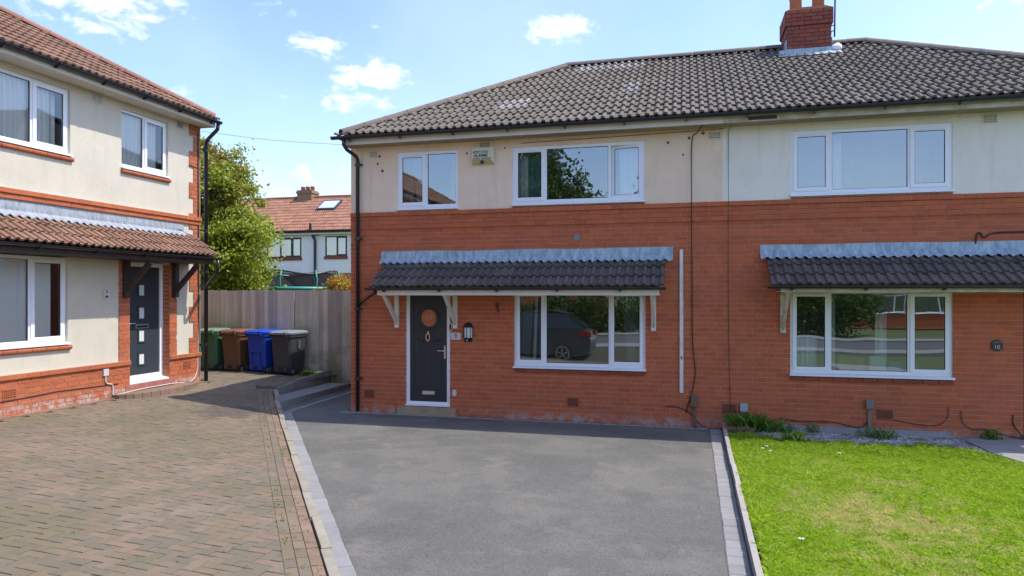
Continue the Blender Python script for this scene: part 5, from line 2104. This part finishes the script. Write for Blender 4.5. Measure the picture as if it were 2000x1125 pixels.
def crown_points(blobs, nclump, per, spread):
    vol = np.array([b[3] * b[4] * b[5] for b in blobs])
    vol = vol ** .8
    vol /= vol.sum()
    out = []
    for bi, b in enumerate(blobs):
        m = max(3, int(nclump * vol[bi]))
        d = RNG.normal(size=(m, 3))
        d /= np.linalg.norm(d, axis=1)[:, None]
        r = RNG.random(m) ** .45
        cc = np.array(b[:3]) + d * r[:, None] * np.array(b[3:6])
        for c in cc:
            k = int(per * (.5 + RNG.random()))
            out.append(c + RNG.normal(size=(k, 3)) * spread * np.array([1, 1, .75]) * (.6 + .8 * RNG.random()))
    return np.concatenate(out)


def tree(label, base, blobs, nclump, per, spread, size, mat, trunk_r=.12, group=None, limbs=7, cat='tree', name='tree'):
    t = thing(name, label, cat, base, 0, group)
    P = crown_points(blobs, nclump, per, spread)
    quads_object('crown', leaf_quads(P, size), mat, t)
    top = max(b[2] + b[5] * .5 for b in blobs)
    tk = MB()
    mid = Vector((random.uniform(-.1, .1), random.uniform(-.1, .1), top * .4))
    tk.tube([(0, 0, -.1), (0, 0, .3), mid, (mid.x * 1.6, mid.y * 1.6, top * .75), (mid.x, mid.y, top * .98)], [trunk_r * 1.25, trunk_r, trunk_r * .75, trunk_r * .4, trunk_r * .1], 8)
    for b in blobs:
        for k in range(limbs // 2):
            e = Vector(b[:3]) + Vector((random.uniform(-.7, .7) * b[3], random.uniform(-.7, .7) * b[4], random.uniform(-.3, .8) * b[5]))
            s0 = Vector((mid.x * .8, mid.y * .8, min(e.z * .75, top * .6)))
            m_ = s0.lerp(e, .5) + Vector((0, 0, -.1))
            tk.tube([s0, m_, e], [trunk_r * .4, trunk_r * .22, trunk_r * .06], 5)
    tk.build('trunk', 'bark', t, True)
    return t


tree('tall green and bronze leafy tree rising behind the fence beside the left house', (-13.95, 17.9, .9),
     [(-.2, 0, 2.6, 2.2, 1.5, 1.5), (.25, .1, 1.3, 1.75, 1.3, 1.0), (.1, 0, 4.0, 1.45, 1.2, 1.25), (.2, 0, 5.2, .85, .8, .85), (1.25, -.1, 3.1, .85, .8, .9), (.75, 0, 1.5, .8, .8, .8), (-1.4, 0, 3.0, 1.2, 1.1, 1.6), (.75, -.2, 4.7, .5, .5, .6), (-.2, 0, 5.75, .35, .35, .45)],
     430, 130, .17, .11, 'tree_leaf', .13)
sh = thing('shrub', 'yellow and orange leaved shrub showing over the fence beside the trampoline', 'shrub', (-10.55, 19.6, 1.5))
quads_object('foliage', leaf_quads(crown_points([(-.05, 0, .7, .62, .5, .6), (.4, 0, .7, .5, .5, .5), (-.1, 0, 1.0, .35, .3, .35)], 130, 60, .10, ), .075), 'shrub_leaf', sh)
MB().tube([(0, 0, 0), (.02, 0, .5), (.1, 0, .9)], [.04, .03, .01], 6).tube([(0, 0, .2), (-.2, .05, .7), (-.3, .05, 1.0)], [.03, .02, .008], 6).build('stem', 'bark', sh)

# trampoline behind the fence
tr_ = thing('trampoline', 'garden trampoline with black safety net and teal padded poles behind the fence', 'trampoline', (-12.9, 21.0, 1.45))
RT, ZR, ZTp = 1.45, 1.0, 1.60
nseg = 40
rg = MB()
rg.tube([(RT * math.cos(2 * math.pi * k / nseg), RT * math.sin(2 * math.pi * k / nseg), ZR) for k in range(nseg + 1)], .055, 8, False)
rg.build('pad', 'teal', tr_, True)
MB().disc((0, 0, ZR - .03), RT - .1, 'z', .012, 32).build('mat', 'rubber', tr_)
tn_ = MB()
n0 = len(tn_.v)
vs, fs = [], []
for k in range(nseg + 1):
    t = 2 * math.pi * k / nseg
    rr = RT * (.96 + .02 * math.sin(5 * t))
    vs += [(rr * math.cos(t), rr * math.sin(t), ZR + .04), (RT * .93 * math.cos(t), RT * .93 * math.sin(t), ZTp - .10 + .06 * math.cos(4 * t))]
for k in range(nseg):
    fs.append((2 * k, 2 * k + 2, 2 * k + 3, 2 * k + 1))
tn_.add(vs, fs).build('net', 'net', tr_)
MB().tube([(RT * .94 * math.cos(2 * math.pi * k / nseg), RT * .94 * math.sin(2 * math.pi * k / nseg), ZTp - .07 + .06 * math.cos(8 * math.pi * k / nseg)) for k in range(nseg + 1)], .03, 6, False).build('top_rail', 'black_plastic', tr_)
for k in range(8):
    t = 2 * math.pi * (k + .22) / 8
    c_, s_ = math.cos(t), math.sin(t)
    MB().tube([(RT * c_, RT * s_, 0.0), (RT * c_, RT * s_, ZR), (RT * 1.03 * c_, RT * 1.03 * s_, ZR + .3), (RT * .96 * c_, RT * .96 * s_, ZTp)], .023, 8).build('pole', 'teal' if k != 5 else 'fascia_white', tr_, True)

# far house beyond the gardens
fh = thing('terraced_house', 'distant white rendered house with red tiled roof and brown window frames', 'house', (-20.5, 35, 0))
FX0, FX1 = -12.0, 10.0
fh_holes = [(-3.05, -.78, 4.36, 5.50), (.72, 2.08, 4.40, 5.53), (-7.5, -5.2, 4.36, 5.5), (5.0, 7.0, 4.36, 5.5)]
wall_panel(FX0, FX1, 3.45, 5.75, fh_holes, 0, .25).build('rendered_wall', 'render_far', fh)
MB().box(FX0, FX1, 0, .25, 0, 3.449).build('brick_wall', 'buff_brick', fh)
MB().box(FX0, FX0 + .25, .251, 7, 0, 5.74).box(FX1 - .25, FX1, .251, 7, 0, 5.74).box(FX0, FX1, 7, 7.25, 0, 5.74).build('side_wall', 'render_far', fh)
MB().box(FX0 + .3, FX1 - .3, 2.0, 2.05, 3.5, 5.7).build('interior', 'plaster', fh)
for (a, b, c, d), pn in zip(fh_holes, ([('f', .9), ('o', .8), ('o', .6)], [('f', 1), ('o', .9)], [('f', 1), ('o', 1)], [('f', 1), ('o', 1)])):
    w, *_ = window(fh, a, b, c, d, pn, y=.04, frame='brown_frame', sill=False, vents=False)
    if pn[0][1] == .9:
        curtain(w, -1.75, -.85, c + .05, d - .05, 'curtain_far', folds=7)
    else:
        curtain(w, a + .1, b - .1, c + .05, d - .3, 'curtain_grey', folds=6)
    MB().box(a - .04, b + .04, -.06, .039, c - .17, c - .001).build('sill', 'sill_brick', fh)
gutter(fh, FX0, FX1, -.35, 5.80, brackets=0, r=.08)
MB().box(FX0, FX1, -.27, -.24, 5.62, 5.78).build('fascia', 'fascia_white', fh)
MB().box(FX0, FX1, -.239, -.002, 5.62, 5.64).build('soffit', 'fascia_white', fh)
fp = R(33)
fry, frz = 3.4, 5.83 + 3.75 * math.tan(fp)
froof = MB().add([(FX0, -.35, 5.81), (FX1, -.35, 5.81), (FX1, fry, frz - .02), (FX0, fry, frz - .02), (FX0, 7.1, 5.81), (FX1, 7.1, 5.81)], [(0, 1, 2, 3), (3, 2, 5, 4)]).build('roof', 'underlay', fh)
M = Matrix.Translation((0, -.35, 5.83)) @ Matrix.Rotation(fp, 4, 'X')
fsl = 3.75 / math.cos(fp)
roof_tiles(froof, .30, 12, fsl / 11.7, M, FX0, FX1, [((0, fsl - .03), (0, 1))], 'far_tile', 'roof_tile', 0, None)
ridge_line(froof, (FX0, fry, frz + .06), (FX1, fry, frz + .06), 'far_tile', seg=.45)
sv = MB()
kx0, kx1, ky0, ky1 = -.85, .35, 2.55, 3.75
P0 = [M @ Vector(p) for p in ((kx0, ky0, .05), (kx1, ky0, .05), (kx1, ky1, .05), (kx0, ky1, .05), (kx0, ky0, .14), (kx1, ky0, .14), (kx1, ky1, .14), (kx0, ky1, .14))]
sk_ = sv.add([tuple(p) for p in P0], [(3, 2, 1, 0), (4, 5, 6, 7), (0, 1, 5, 4), (1, 2, 6, 5), (2, 3, 7, 6), (3, 0, 4, 7)]).build('skylight', 'slate_dark', fh)
P1 = [M @ Vector(p) for p in ((kx0 + .08, ky0 + .1, .145), (kx1 - .08, ky0 + .1, .145), (kx1 - .08, ky1 - .16, .145), (kx0 + .08, ky1 - .16, .145))]
MB().add([tuple(p) for p in P1], [(0, 1, 2, 3)]).build('pane', 'skylight_glass', sk_)
cx_ = -2.4
fc = MB().box(cx_ - .5, cx_ + .5, fry - .42, fry + .42, 7.5, 8.70).box(cx_ - .55, cx_ + .55, fry - .47, fry + .47, 8.50, 8.62).build('chimney', 'buff_brick', fh)
for dx_ in (-.33, .0, .33):
    MB().lathe([(.13, 8.68), (.13, 8.90), (.15, 8.92), (.11, 8.98)], 12, (cx_ + dx_, fry)).build('chimney_pot', 'terracotta', fc, True)
MB().tube([(-.02, -.35, 6.25), (-.02, -.33, 5.95), (-.02, -.1, 5.6), (.12, -.08, 5.3), (.12, -.08, .2)], .075, 8).tube([(-.02, -.1, 5.62), (.4, -.1, 5.62)], .05, 6).build('downpipe', 'black_plastic', fh)
ex = MB().prism([(-6.5, 0), (-.4, 0), (-.4, 2.2), (-2.0, 3.3), (-4.0, 3.3), (-6.5, 2.2)], 'y', -5.5, -.3)
ex.build('extension', 'buff_brick', fh)
MB().prism([(-6.8, 2.15), (-4.1, 3.42), (-1.9, 3.42), (-.1, 2.15), (-.1, 2.23), (-1.85, 3.5), (-4.15, 3.5), (-6.8, 2.23)], 'y', -5.8, -.2).build('extension_roof', 'slate_dark', fh)


# ---- grass, gravel, weeds, daisies
def inside_lawn(x, y):
    back = np.interp(x, [.6, .9, 1.2, 1.6, 2.2, 2.9, 3.3, 3.7, 4.0, 4.3], [11.4, 11.32, 11.15, 11.08, 10.97, 10.95, 11.1, 11.0, 10.72, 10.15])
    return (x > .632) & (x < 4.29) & (y < back + .06 * np.sin(x * 23)) & (y > 3.0)


def blades(n, xr, yr, cond, base_z, hmin, hmax, wd, lean=.5, hfn=None):
    x = RNG.uniform(*xr, n)
    y = RNG.uniform(*yr, n)
    ok = cond(x, y)
    x, y = x[ok], y[ok]
    m = len(x)
    hgt = RNG.uniform(hmin, hmax, m)
    if hfn is not None:
        hgt *= hfn(x, y)
    t = RNG.uniform(0, 2 * np.pi, m)
    l = RNG.uniform(0, lean, m) * hgt * 1.6
    t2 = RNG.uniform(0, 2 * np.pi, m)
    w_ = wd * RNG.uniform(.6, 1.3, m)
    P = np.stack([x, y, np.full(m, base_z)], 1)
    d = np.stack([np.cos(t), np.sin(t), np.zeros(m)], 1)
    s = np.stack([np.cos(t2), np.sin(t2), np.zeros(m)], 1) * (w_ / 2)[:, None]
    up = np.zeros((m, 3))
    up[:, 2] = 1
    V = np.empty((m, 4, 3))
    mid = P + d * (l * .35)[:, None] + up * (hgt * .6)[:, None]
    V[:, 0] = P - s
    V[:, 1] = P + s
    V[:, 2] = mid + s * .8
    tip = P + d * l[:, None] + up * (hgt * np.sqrt(np.clip(1 - (l / (hgt * 1.7)) ** 2, .25, 1)))[:, None]
    V[:, 3] = tip
    return V.reshape(-1, 3)


def clump_h(x, y):
    k = np.sin(x * 5.1 + 1.3 * np.sin(y * 3.7)) * np.sin(y * 4.3 + 1.1 * np.sin(x * 6.1))
    q = np.sin(x * 13.7 + 2 * np.sin(y * 9.1)) * np.sin(y * 11.3 + 2 * np.sin(x * 8.3))
    return 1.0 + .35 * k + .3 * q


V1 = blades(420000, (.62, 4.3), (4.2, 11.5), inside_lawn, .043, .022, .058, .0046, .95, clump_h)
near_back = lambda x, y: inside_lawn(x, y) & ((y > 10.35) | (x < .74) | (np.sin(x * 7.7 + 3 * np.sin(y * 2.9)) * np.sin(y * 6.1 + 2 * np.sin(x * 4.1)) > .86))
V2 = blades(90000, (.62, 4.3), (4.2, 11.5), near_back, .043, .035, .085, .006, .7, clump_h)
g_ = quads_object('grass', np.concatenate([V1, V2]), 'grass_blade')
tag(g_, 'short bright green lawn grass with dry straw coloured patches', 'grass', None, 'stuff')

# gravel: little stones in the bed under the right window
ng = 6500
gx = RNG.uniform(1.2, 4.2, ng)
gy = RNG.uniform(10.85, 12.02, ng)
gv, gf = [], []
octf = [(0, 2, 4), (2, 1, 4), (1, 3, 4), (3, 0, 4), (2, 0, 5), (1, 2, 5), (3, 1, 5), (0, 3, 5)]
for x, y in zip(gx, gy):
    s = random.uniform(.008, .018)
    z = .033
    b = len(gv)
    rr = [random.uniform(.7, 1.2) * s for _ in range(6)]
    gv += [(x - rr[0], y, z), (x + rr[1], y, z), (x, y - rr[2], z), (x, y + rr[3], z), (x, y, z + rr[4] * .8), (x, y, z - rr[5] * .5)]
    gf += [tuple(i + b for i in f) for f in octf]
gvl = MB().add(gv, gf).build('gravel', 'gravel')
tag(gvl, 'loose pale gravel chippings in the bed under the right window', 'gravel', None, 'stuff')


def weed(label, x, y, z, r, hgt, n, size, mat='weed_leaf', grass_n=0, cat='weed', name='weed'):
    t = thing(name, label, cat, (x, y, z))
    m = n
    d = RNG.normal(size=(m, 3))
    d /= np.linalg.norm(d, axis=1)[:, None]
    d[:, 2] = np.abs(d[:, 2])
    P = d * (RNG.random(m) ** .5)[:, None] * np.array([r, r * .7, hgt])
    parts = [leaf_quads(P, size, aspect=.5)]
    if grass_n:
        V = blades(grass_n, (-r, r), (-r * .7, r * .7), lambda a, b: (a / r) ** 2 + (b / (r * .7)) ** 2 < 1, 0, hgt * .6, hgt * 1.3, .009, .6)
        parts.append(V)
    quads_object('foliage', np.concatenate(parts), mat, t)
    st_ = MB()
    for k in range(5):
        a = random.uniform(0, 6.28)
        st_.tube([(0, 0, 0), (r * .5 * math.cos(a), r * .35 * math.sin(a), hgt * .7)], [.004, .002], 4)
    st_.build('stem', mat, t)
    return t


wy = 11.85
weed('tall grassy weed clump under the grey junction box', .98, wy, .04, .24, .26, 50, .03, grass_n=260)
weed('brown dried grass heap at the corner of lawn and edging', .80, 11.55, .04, .22, .10, 10, .03, 'straw', grass_n=500)
weed('bright green leafy bush weed at the wall foot, left of the gravel', 1.58, 11.8, .03, .17, .17, 420, .032)
weed('thin straggly weed between the grassy clump and the leafy bush weed', 1.32, 11.85, .03, .2, .22, 130, .04, grass_n=80)
weed('small leafy weed below the left edge of the right window', 1.98, 11.92, .03, .13, .18, 160, .035)
weed('low sprawling green weed around the service pipe in the gravel', 2.86, 11.72, .03, .30, .14, 190, .032, grass_n=90)
weed('green weed at the wall foot where the concrete path begins', 4.52, 11.95, .055, .16, .17, 200, .05)
weed('green weed between the fence corner and the concrete step', -7.25, 15.0, 0, .22, .22, 150, .06)
weed('green weed patch beside the dark grey bin at the retaining wall', -8.78, 14.75, .30, .26, .18, 260, .055)
weed('tall grass stalks at the back edge of the lawn', 1.55, 10.95, .04, .12, .2, 10, .03, grass_n=110)

for i, (x, y, lb) in enumerate(((1.03, 10.1, 'first white daisy of the cluster near the lawn edging'), (1.10, 10.25, 'second white daisy of the cluster near the lawn edging'), (1.12, 9.95, 'third white daisy of the cluster near the lawn edging'), (2.0, 10.05, 'lone white daisy in the middle of the lawn'), (.98, 6.45, 'small white daisy in the near left of the lawn'))):
    dz = thing('daisy', lb, 'flower', (x, y, .04), 0, 'daisies in the lawn')
    q = MB()
    for k in range(9):
        a = 2 * math.pi * k / 9
        q.add([(0, 0, .085), (.020 * math.cos(a - .25), .020 * math.sin(a - .25), .09), (.03 * math.cos(a), .03 * math.sin(a), .088), (.020 * math.cos(a + .25), .020 * math.sin(a + .25), .09)], [(0, 1, 2, 3)])
    q.build('petals', 'daisy', dz)
    MB().lathe([(.006, .086), (.008, .092), (.003, .097)], 8).build('flower_centre', 'alarm_yellow', dz)
    MB().tube([(0, 0, 0), (.004, 0, .088)], .0025, 5).build('stem', 'weed_leaf', dz)

# moss and little weeds in the paving joints
pts = []
for _ in range(230):
    y = 4.2 + (random.random() ** 1.3) * 7
    kx = kerb_x(y)
    x = kx - random.choice([.06, .11, .22, .33, .33]) - (random.random() ** 2) * random.choice([0, 0, 3.5])
    c = np.array([x, y, drive_g(x, y) + .004])
    k = random.randint(3, 9)
    pts.append(c + RNG.normal(size=(k, 3)) * np.array([.016, .016, .004]))
P = np.concatenate(pts)
ms = quads_object('joint_weeds', leaf_quads(P, .016), 'joint_leaf')
tag(ms, 'tiny green weeds sprouting from the block paving joints', 'weeds', None, 'stuff')

# =================================================================== ACROSS THE STREET (seen in the window glass)
def car(label, loc, rz):
    t = thing('parked_car', label, 'car', loc, rz)
    W = .90
    prof = [(-2.2, .35), (-2.25, .75), (-2.15, 1.0), (-1.95, 1.10), (-1.5, 1.58), (-1.0, 1.66), (.1, 1.63), (.75, 1.12), (1.75, .98), (2.15, .82), (2.22, .40), (2.1, .28), (-2.1, .28)]
    low = [(x, z) for x, z in prof if z <= 1.13]
    MB().prism(low, 'y', -W, W).build('body', 'car_paint', t)
    cab = [(-2.0, 1.08), (-1.5, 1.58), (-1.0, 1.66), (.1, 1.63), (.80, 1.10)]
    vs = [(x, -W * (.97 if z < 1.2 else .78), z) for x, z in cab] + [(x, W * (.97 if z < 1.2 else .78), z) for x, z in cab]
    n = len(cab)
    MB().add(vs, [tuple(range(n)), tuple(range(n, 2 * n))[::-1]] + [(i, n + i, n + (i + 1) % n, (i + 1) % n) for i in range(n)]).build('cabin', 'car_glass', t)
    MB().add([(-1.45, -W * .76, 1.60), (.08, -W * .76, 1.65), (.08, W * .76, 1.65), (-1.45, W * .76, 1.60), (-1.0, -W * .76, 1.69), (-1.0, W * .76, 1.69)], [(0, 1, 4), (4, 1, 2, 5), (5, 2, 3), (0, 4, 5, 3)]).build('roof_panel', 'car_paint', t)
    for x in (-1.35, 1.38):
        for s_ in (-1, 1):
            wo = MB().tube([(x, s_ * (W - .20), .34), (x, s_ * (W + .012), .34)], .34, 22).build('wheel', 'rubber', t)
            rm_ = MB()
            for k in range(5):
                a = 2 * math.pi * k / 5 + .3
                rm_.beam((x, s_ * (W + .022), .34), (x + .22 * math.cos(a), s_ * (W + .022), .34 + .22 * math.sin(a)), .05, .02, (0, 1, 0))
            rm_.ring((x, .34), .205, .245, s_ * (W + .014), s_ * (W + .03), 22)
            rm_.build('rim', 'chrome', wo)
    for s_ in (-1, 1):
        MB().box(-2.262, -1.85, s_ * (W - .34) if s_ > 0 else -W - .006, W + .006 if s_ > 0 else s_ * (W - .34), .86, 1.0).build('tail_light', 'car_light', t)
    return t


car('dark grey parked car with alloy wheels standing on the forecourt beside the camera', (-5.3, 1.0, -.01), R(180))
struct(MB().box(-16, -2.05, -4.7, 3.85, -.055, -.02), 'forecourt', 'tarmac', 'tarmac forecourt shared by the driveways')
tree('big leafy street tree standing across the road', (-7.5, -11.6, 0), [(0, 0, 6.6, 2.6, 2.2, 3.0), (1.8, 0, 5.4, 2.0, 1.8, 2.4), (-1.8, 0, 6.6, 2.0, 1.6, 2.4), (3.3, 0, 4.8, 1.5, 1.3, 2.0), (-.4, 0, 9.4, 1.6, 1.2, 1.6), (4.6, 0, 5.4, 1.0, .9, 1.6)], 620, 75, .36, .22, 'dark_leaf', .22)
tree('rounded garden tree in front of the opposite house', (7.6, -17.5, 0), [(0, 0, 1.9, 2.2, 1.8, 1.9), (-1.5, 0, 1.3, 1.5, 1.4, 1.2), (1.4, 0, 1.3, 1.3, 1.2, 1.2)], 170, 60, .34, .2, 'dark_leaf', .16)
tree('tall leafy tree behind the opposite pavement', (-3.0, -21.0, 0), [(0, 0, 4.4, 2.4, 2.0, 2.2), (-1.8, 0, 3.4, 1.7, 1.6, 1.6), (1.8, 0, 3.2, 1.6, 1.5, 1.6)], 170, 60, .36, .22, 'dark_leaf', .2)


def street_house(label, x0, x1, y):
    t = thing('brick_house', label, 'house', ((x0 + x1) / 2, y, 0), R(180))
    hw = (x1 - x0) / 2
    hs = [(-hw + .9, -hw + 1.8, .15, 2.2), (-hw + 2.6, -hw + 4.8, .95, 2.25), (-hw + .8, -hw + 2.0, 3.6, 4.7), (-hw + 2.8, -hw + 4.8, 3.6, 4.7)]
    hs += [(hw - 4.8, hw - 2.6, .95, 2.25), (hw - 4.8, hw - 2.8, 3.6, 4.7)]
    wall_panel(-hw, hw, 0, 5.0, hs, 0, .25).build('wall', 'brick', t)
    MB().box(-hw, -hw + .25, .251, 6, 0, 4.99).box(hw - .25, hw, .251, 6, 0, 4.99).box(-hw, hw, 6, 6.25, 0, 4.99).build('side_wall', 'brick', t)
    MB().box(-hw + .3, hw - .3, 1.6, 1.65, .1, 4.9).build('interior', 'carpet', t)
    MB().add([(-hw - .3, -.35, 5.0), (hw + .3, -.35, 5.0), (hw + .3, 3.1, 7.0), (-hw - .3, 3.1, 7.0), (-hw - .3, 6.6, 5.0), (hw + .3, 6.6, 5.0)], [(0, 1, 2, 3), (3, 2, 5, 4), (0, 3, 4), (1, 5, 2), (0, 4, 5, 1)]).build('roof', 'roof_tile', t)
    a, b, c, d = hs[0]
    MB().box(a, b, .08, .12, c, d).build('door', 'anthracite' if x0 > 0 else 'brown_door', t)
    for q in hs[1:]:
        window(t, *q, [('o', .5), ('f', 1)], y=.05)
    return t


tree('dense dark hedge bush along the opposite pavement behind the parked car', (-6.5, -15.4, 0), [(-3, 0, .9, 1.6, .7, 1.1), (-1, 0, 1.0, 1.6, .7, 1.2), (1, 0, .9, 1.6, .7, 1.1), (3, 0, 1.0, 1.6, .7, 1.2), (5, 0, .9, 1.5, .7, 1.1)], 260, 60, .28, .17, 'dark_leaf', .08, cat='hedge', name='hedge')
tree('slim dark tree added at the far left corner to darken a window reflection', (-15.5, -8.8, 0), [(0, 0, 4.2, 2.2, 1.6, 2.6), (.4, 0, 6.8, 1.5, 1.2, 1.8), (2.2, 0, 3.4, 1.4, 1.3, 2.0)], 200, 60, .36, .2, 'dark_leaf', .18)  # out-of-view tree, put in to darken the small upstairs window's reflection
gw = thing('added_brick_wall', 'low red brick wall added across the road for the porthole glass to reflect', 'wall', (-15.5, -14.6, 0))  # out-of-view wall, added to bring brick colour into the porthole reflection
MB().box(-2.2, 2.2, 0, .22, 0, 1.7).box(-2.25, 2.25, -.03, .25, 1.701, 1.76).build('brick_wall', 'brick_left', gw)
street_house('brick house with dark door across the road on the right', 9.0, 19.0, -25.0)
street_house('brick house across the road behind the trees on the left', -17.0, -6.0, -27.0)

# objects on the inside sill of the lower right window
cb = thing('cardboard_box', 'brown cardboard box on the inside sill of the lower right window', 'box', (2.62, FY + .22, .98))
MB().box(-.2, .2, -.05, .1, 0, .31).build('box_body', 'card', cb)
MB().add([(-.2, -.05, .311), (.2, -.05, .311), (.22, -.10, .27), (-.18, -.10, .27)], [(0, 1, 2, 3)]).build('flap', 'card', cb)
cs = thing('cushion', 'pale blue cushion leaning inside the lower right window', 'cushion', (3.02, FY + .24, .98))
MB().prism([(-.12, 0), (.13, 0), (.12, .23), (.09, .28), (-.12, .28)], 'y', -.05, .06).build('cushion_cover', 'white_cloth', cs)
bl_ = thing('folded_blanket', 'folded bright blue blanket on the sill inside the lower right window', 'blanket', (3.4, FY + .24, .98))
MB().box(-.22, .22, -.06, .08, 0, .12).build('lower_fold', 'blue_cloth', bl_)
MB().box(-.21, .20, -.055, .075, .122, .19).build('upper_fold', 'blue_cloth', bl_)

# ------------------------------------------------------------------ origins at the base of the big things
rebase(h9, ((XA + PX) / 2, 0, 0))
rebase(h10, ((XB + PX) / 2, 0, 0))
rebase(hl, ((LX0 + LX1) / 2, 0, .38))
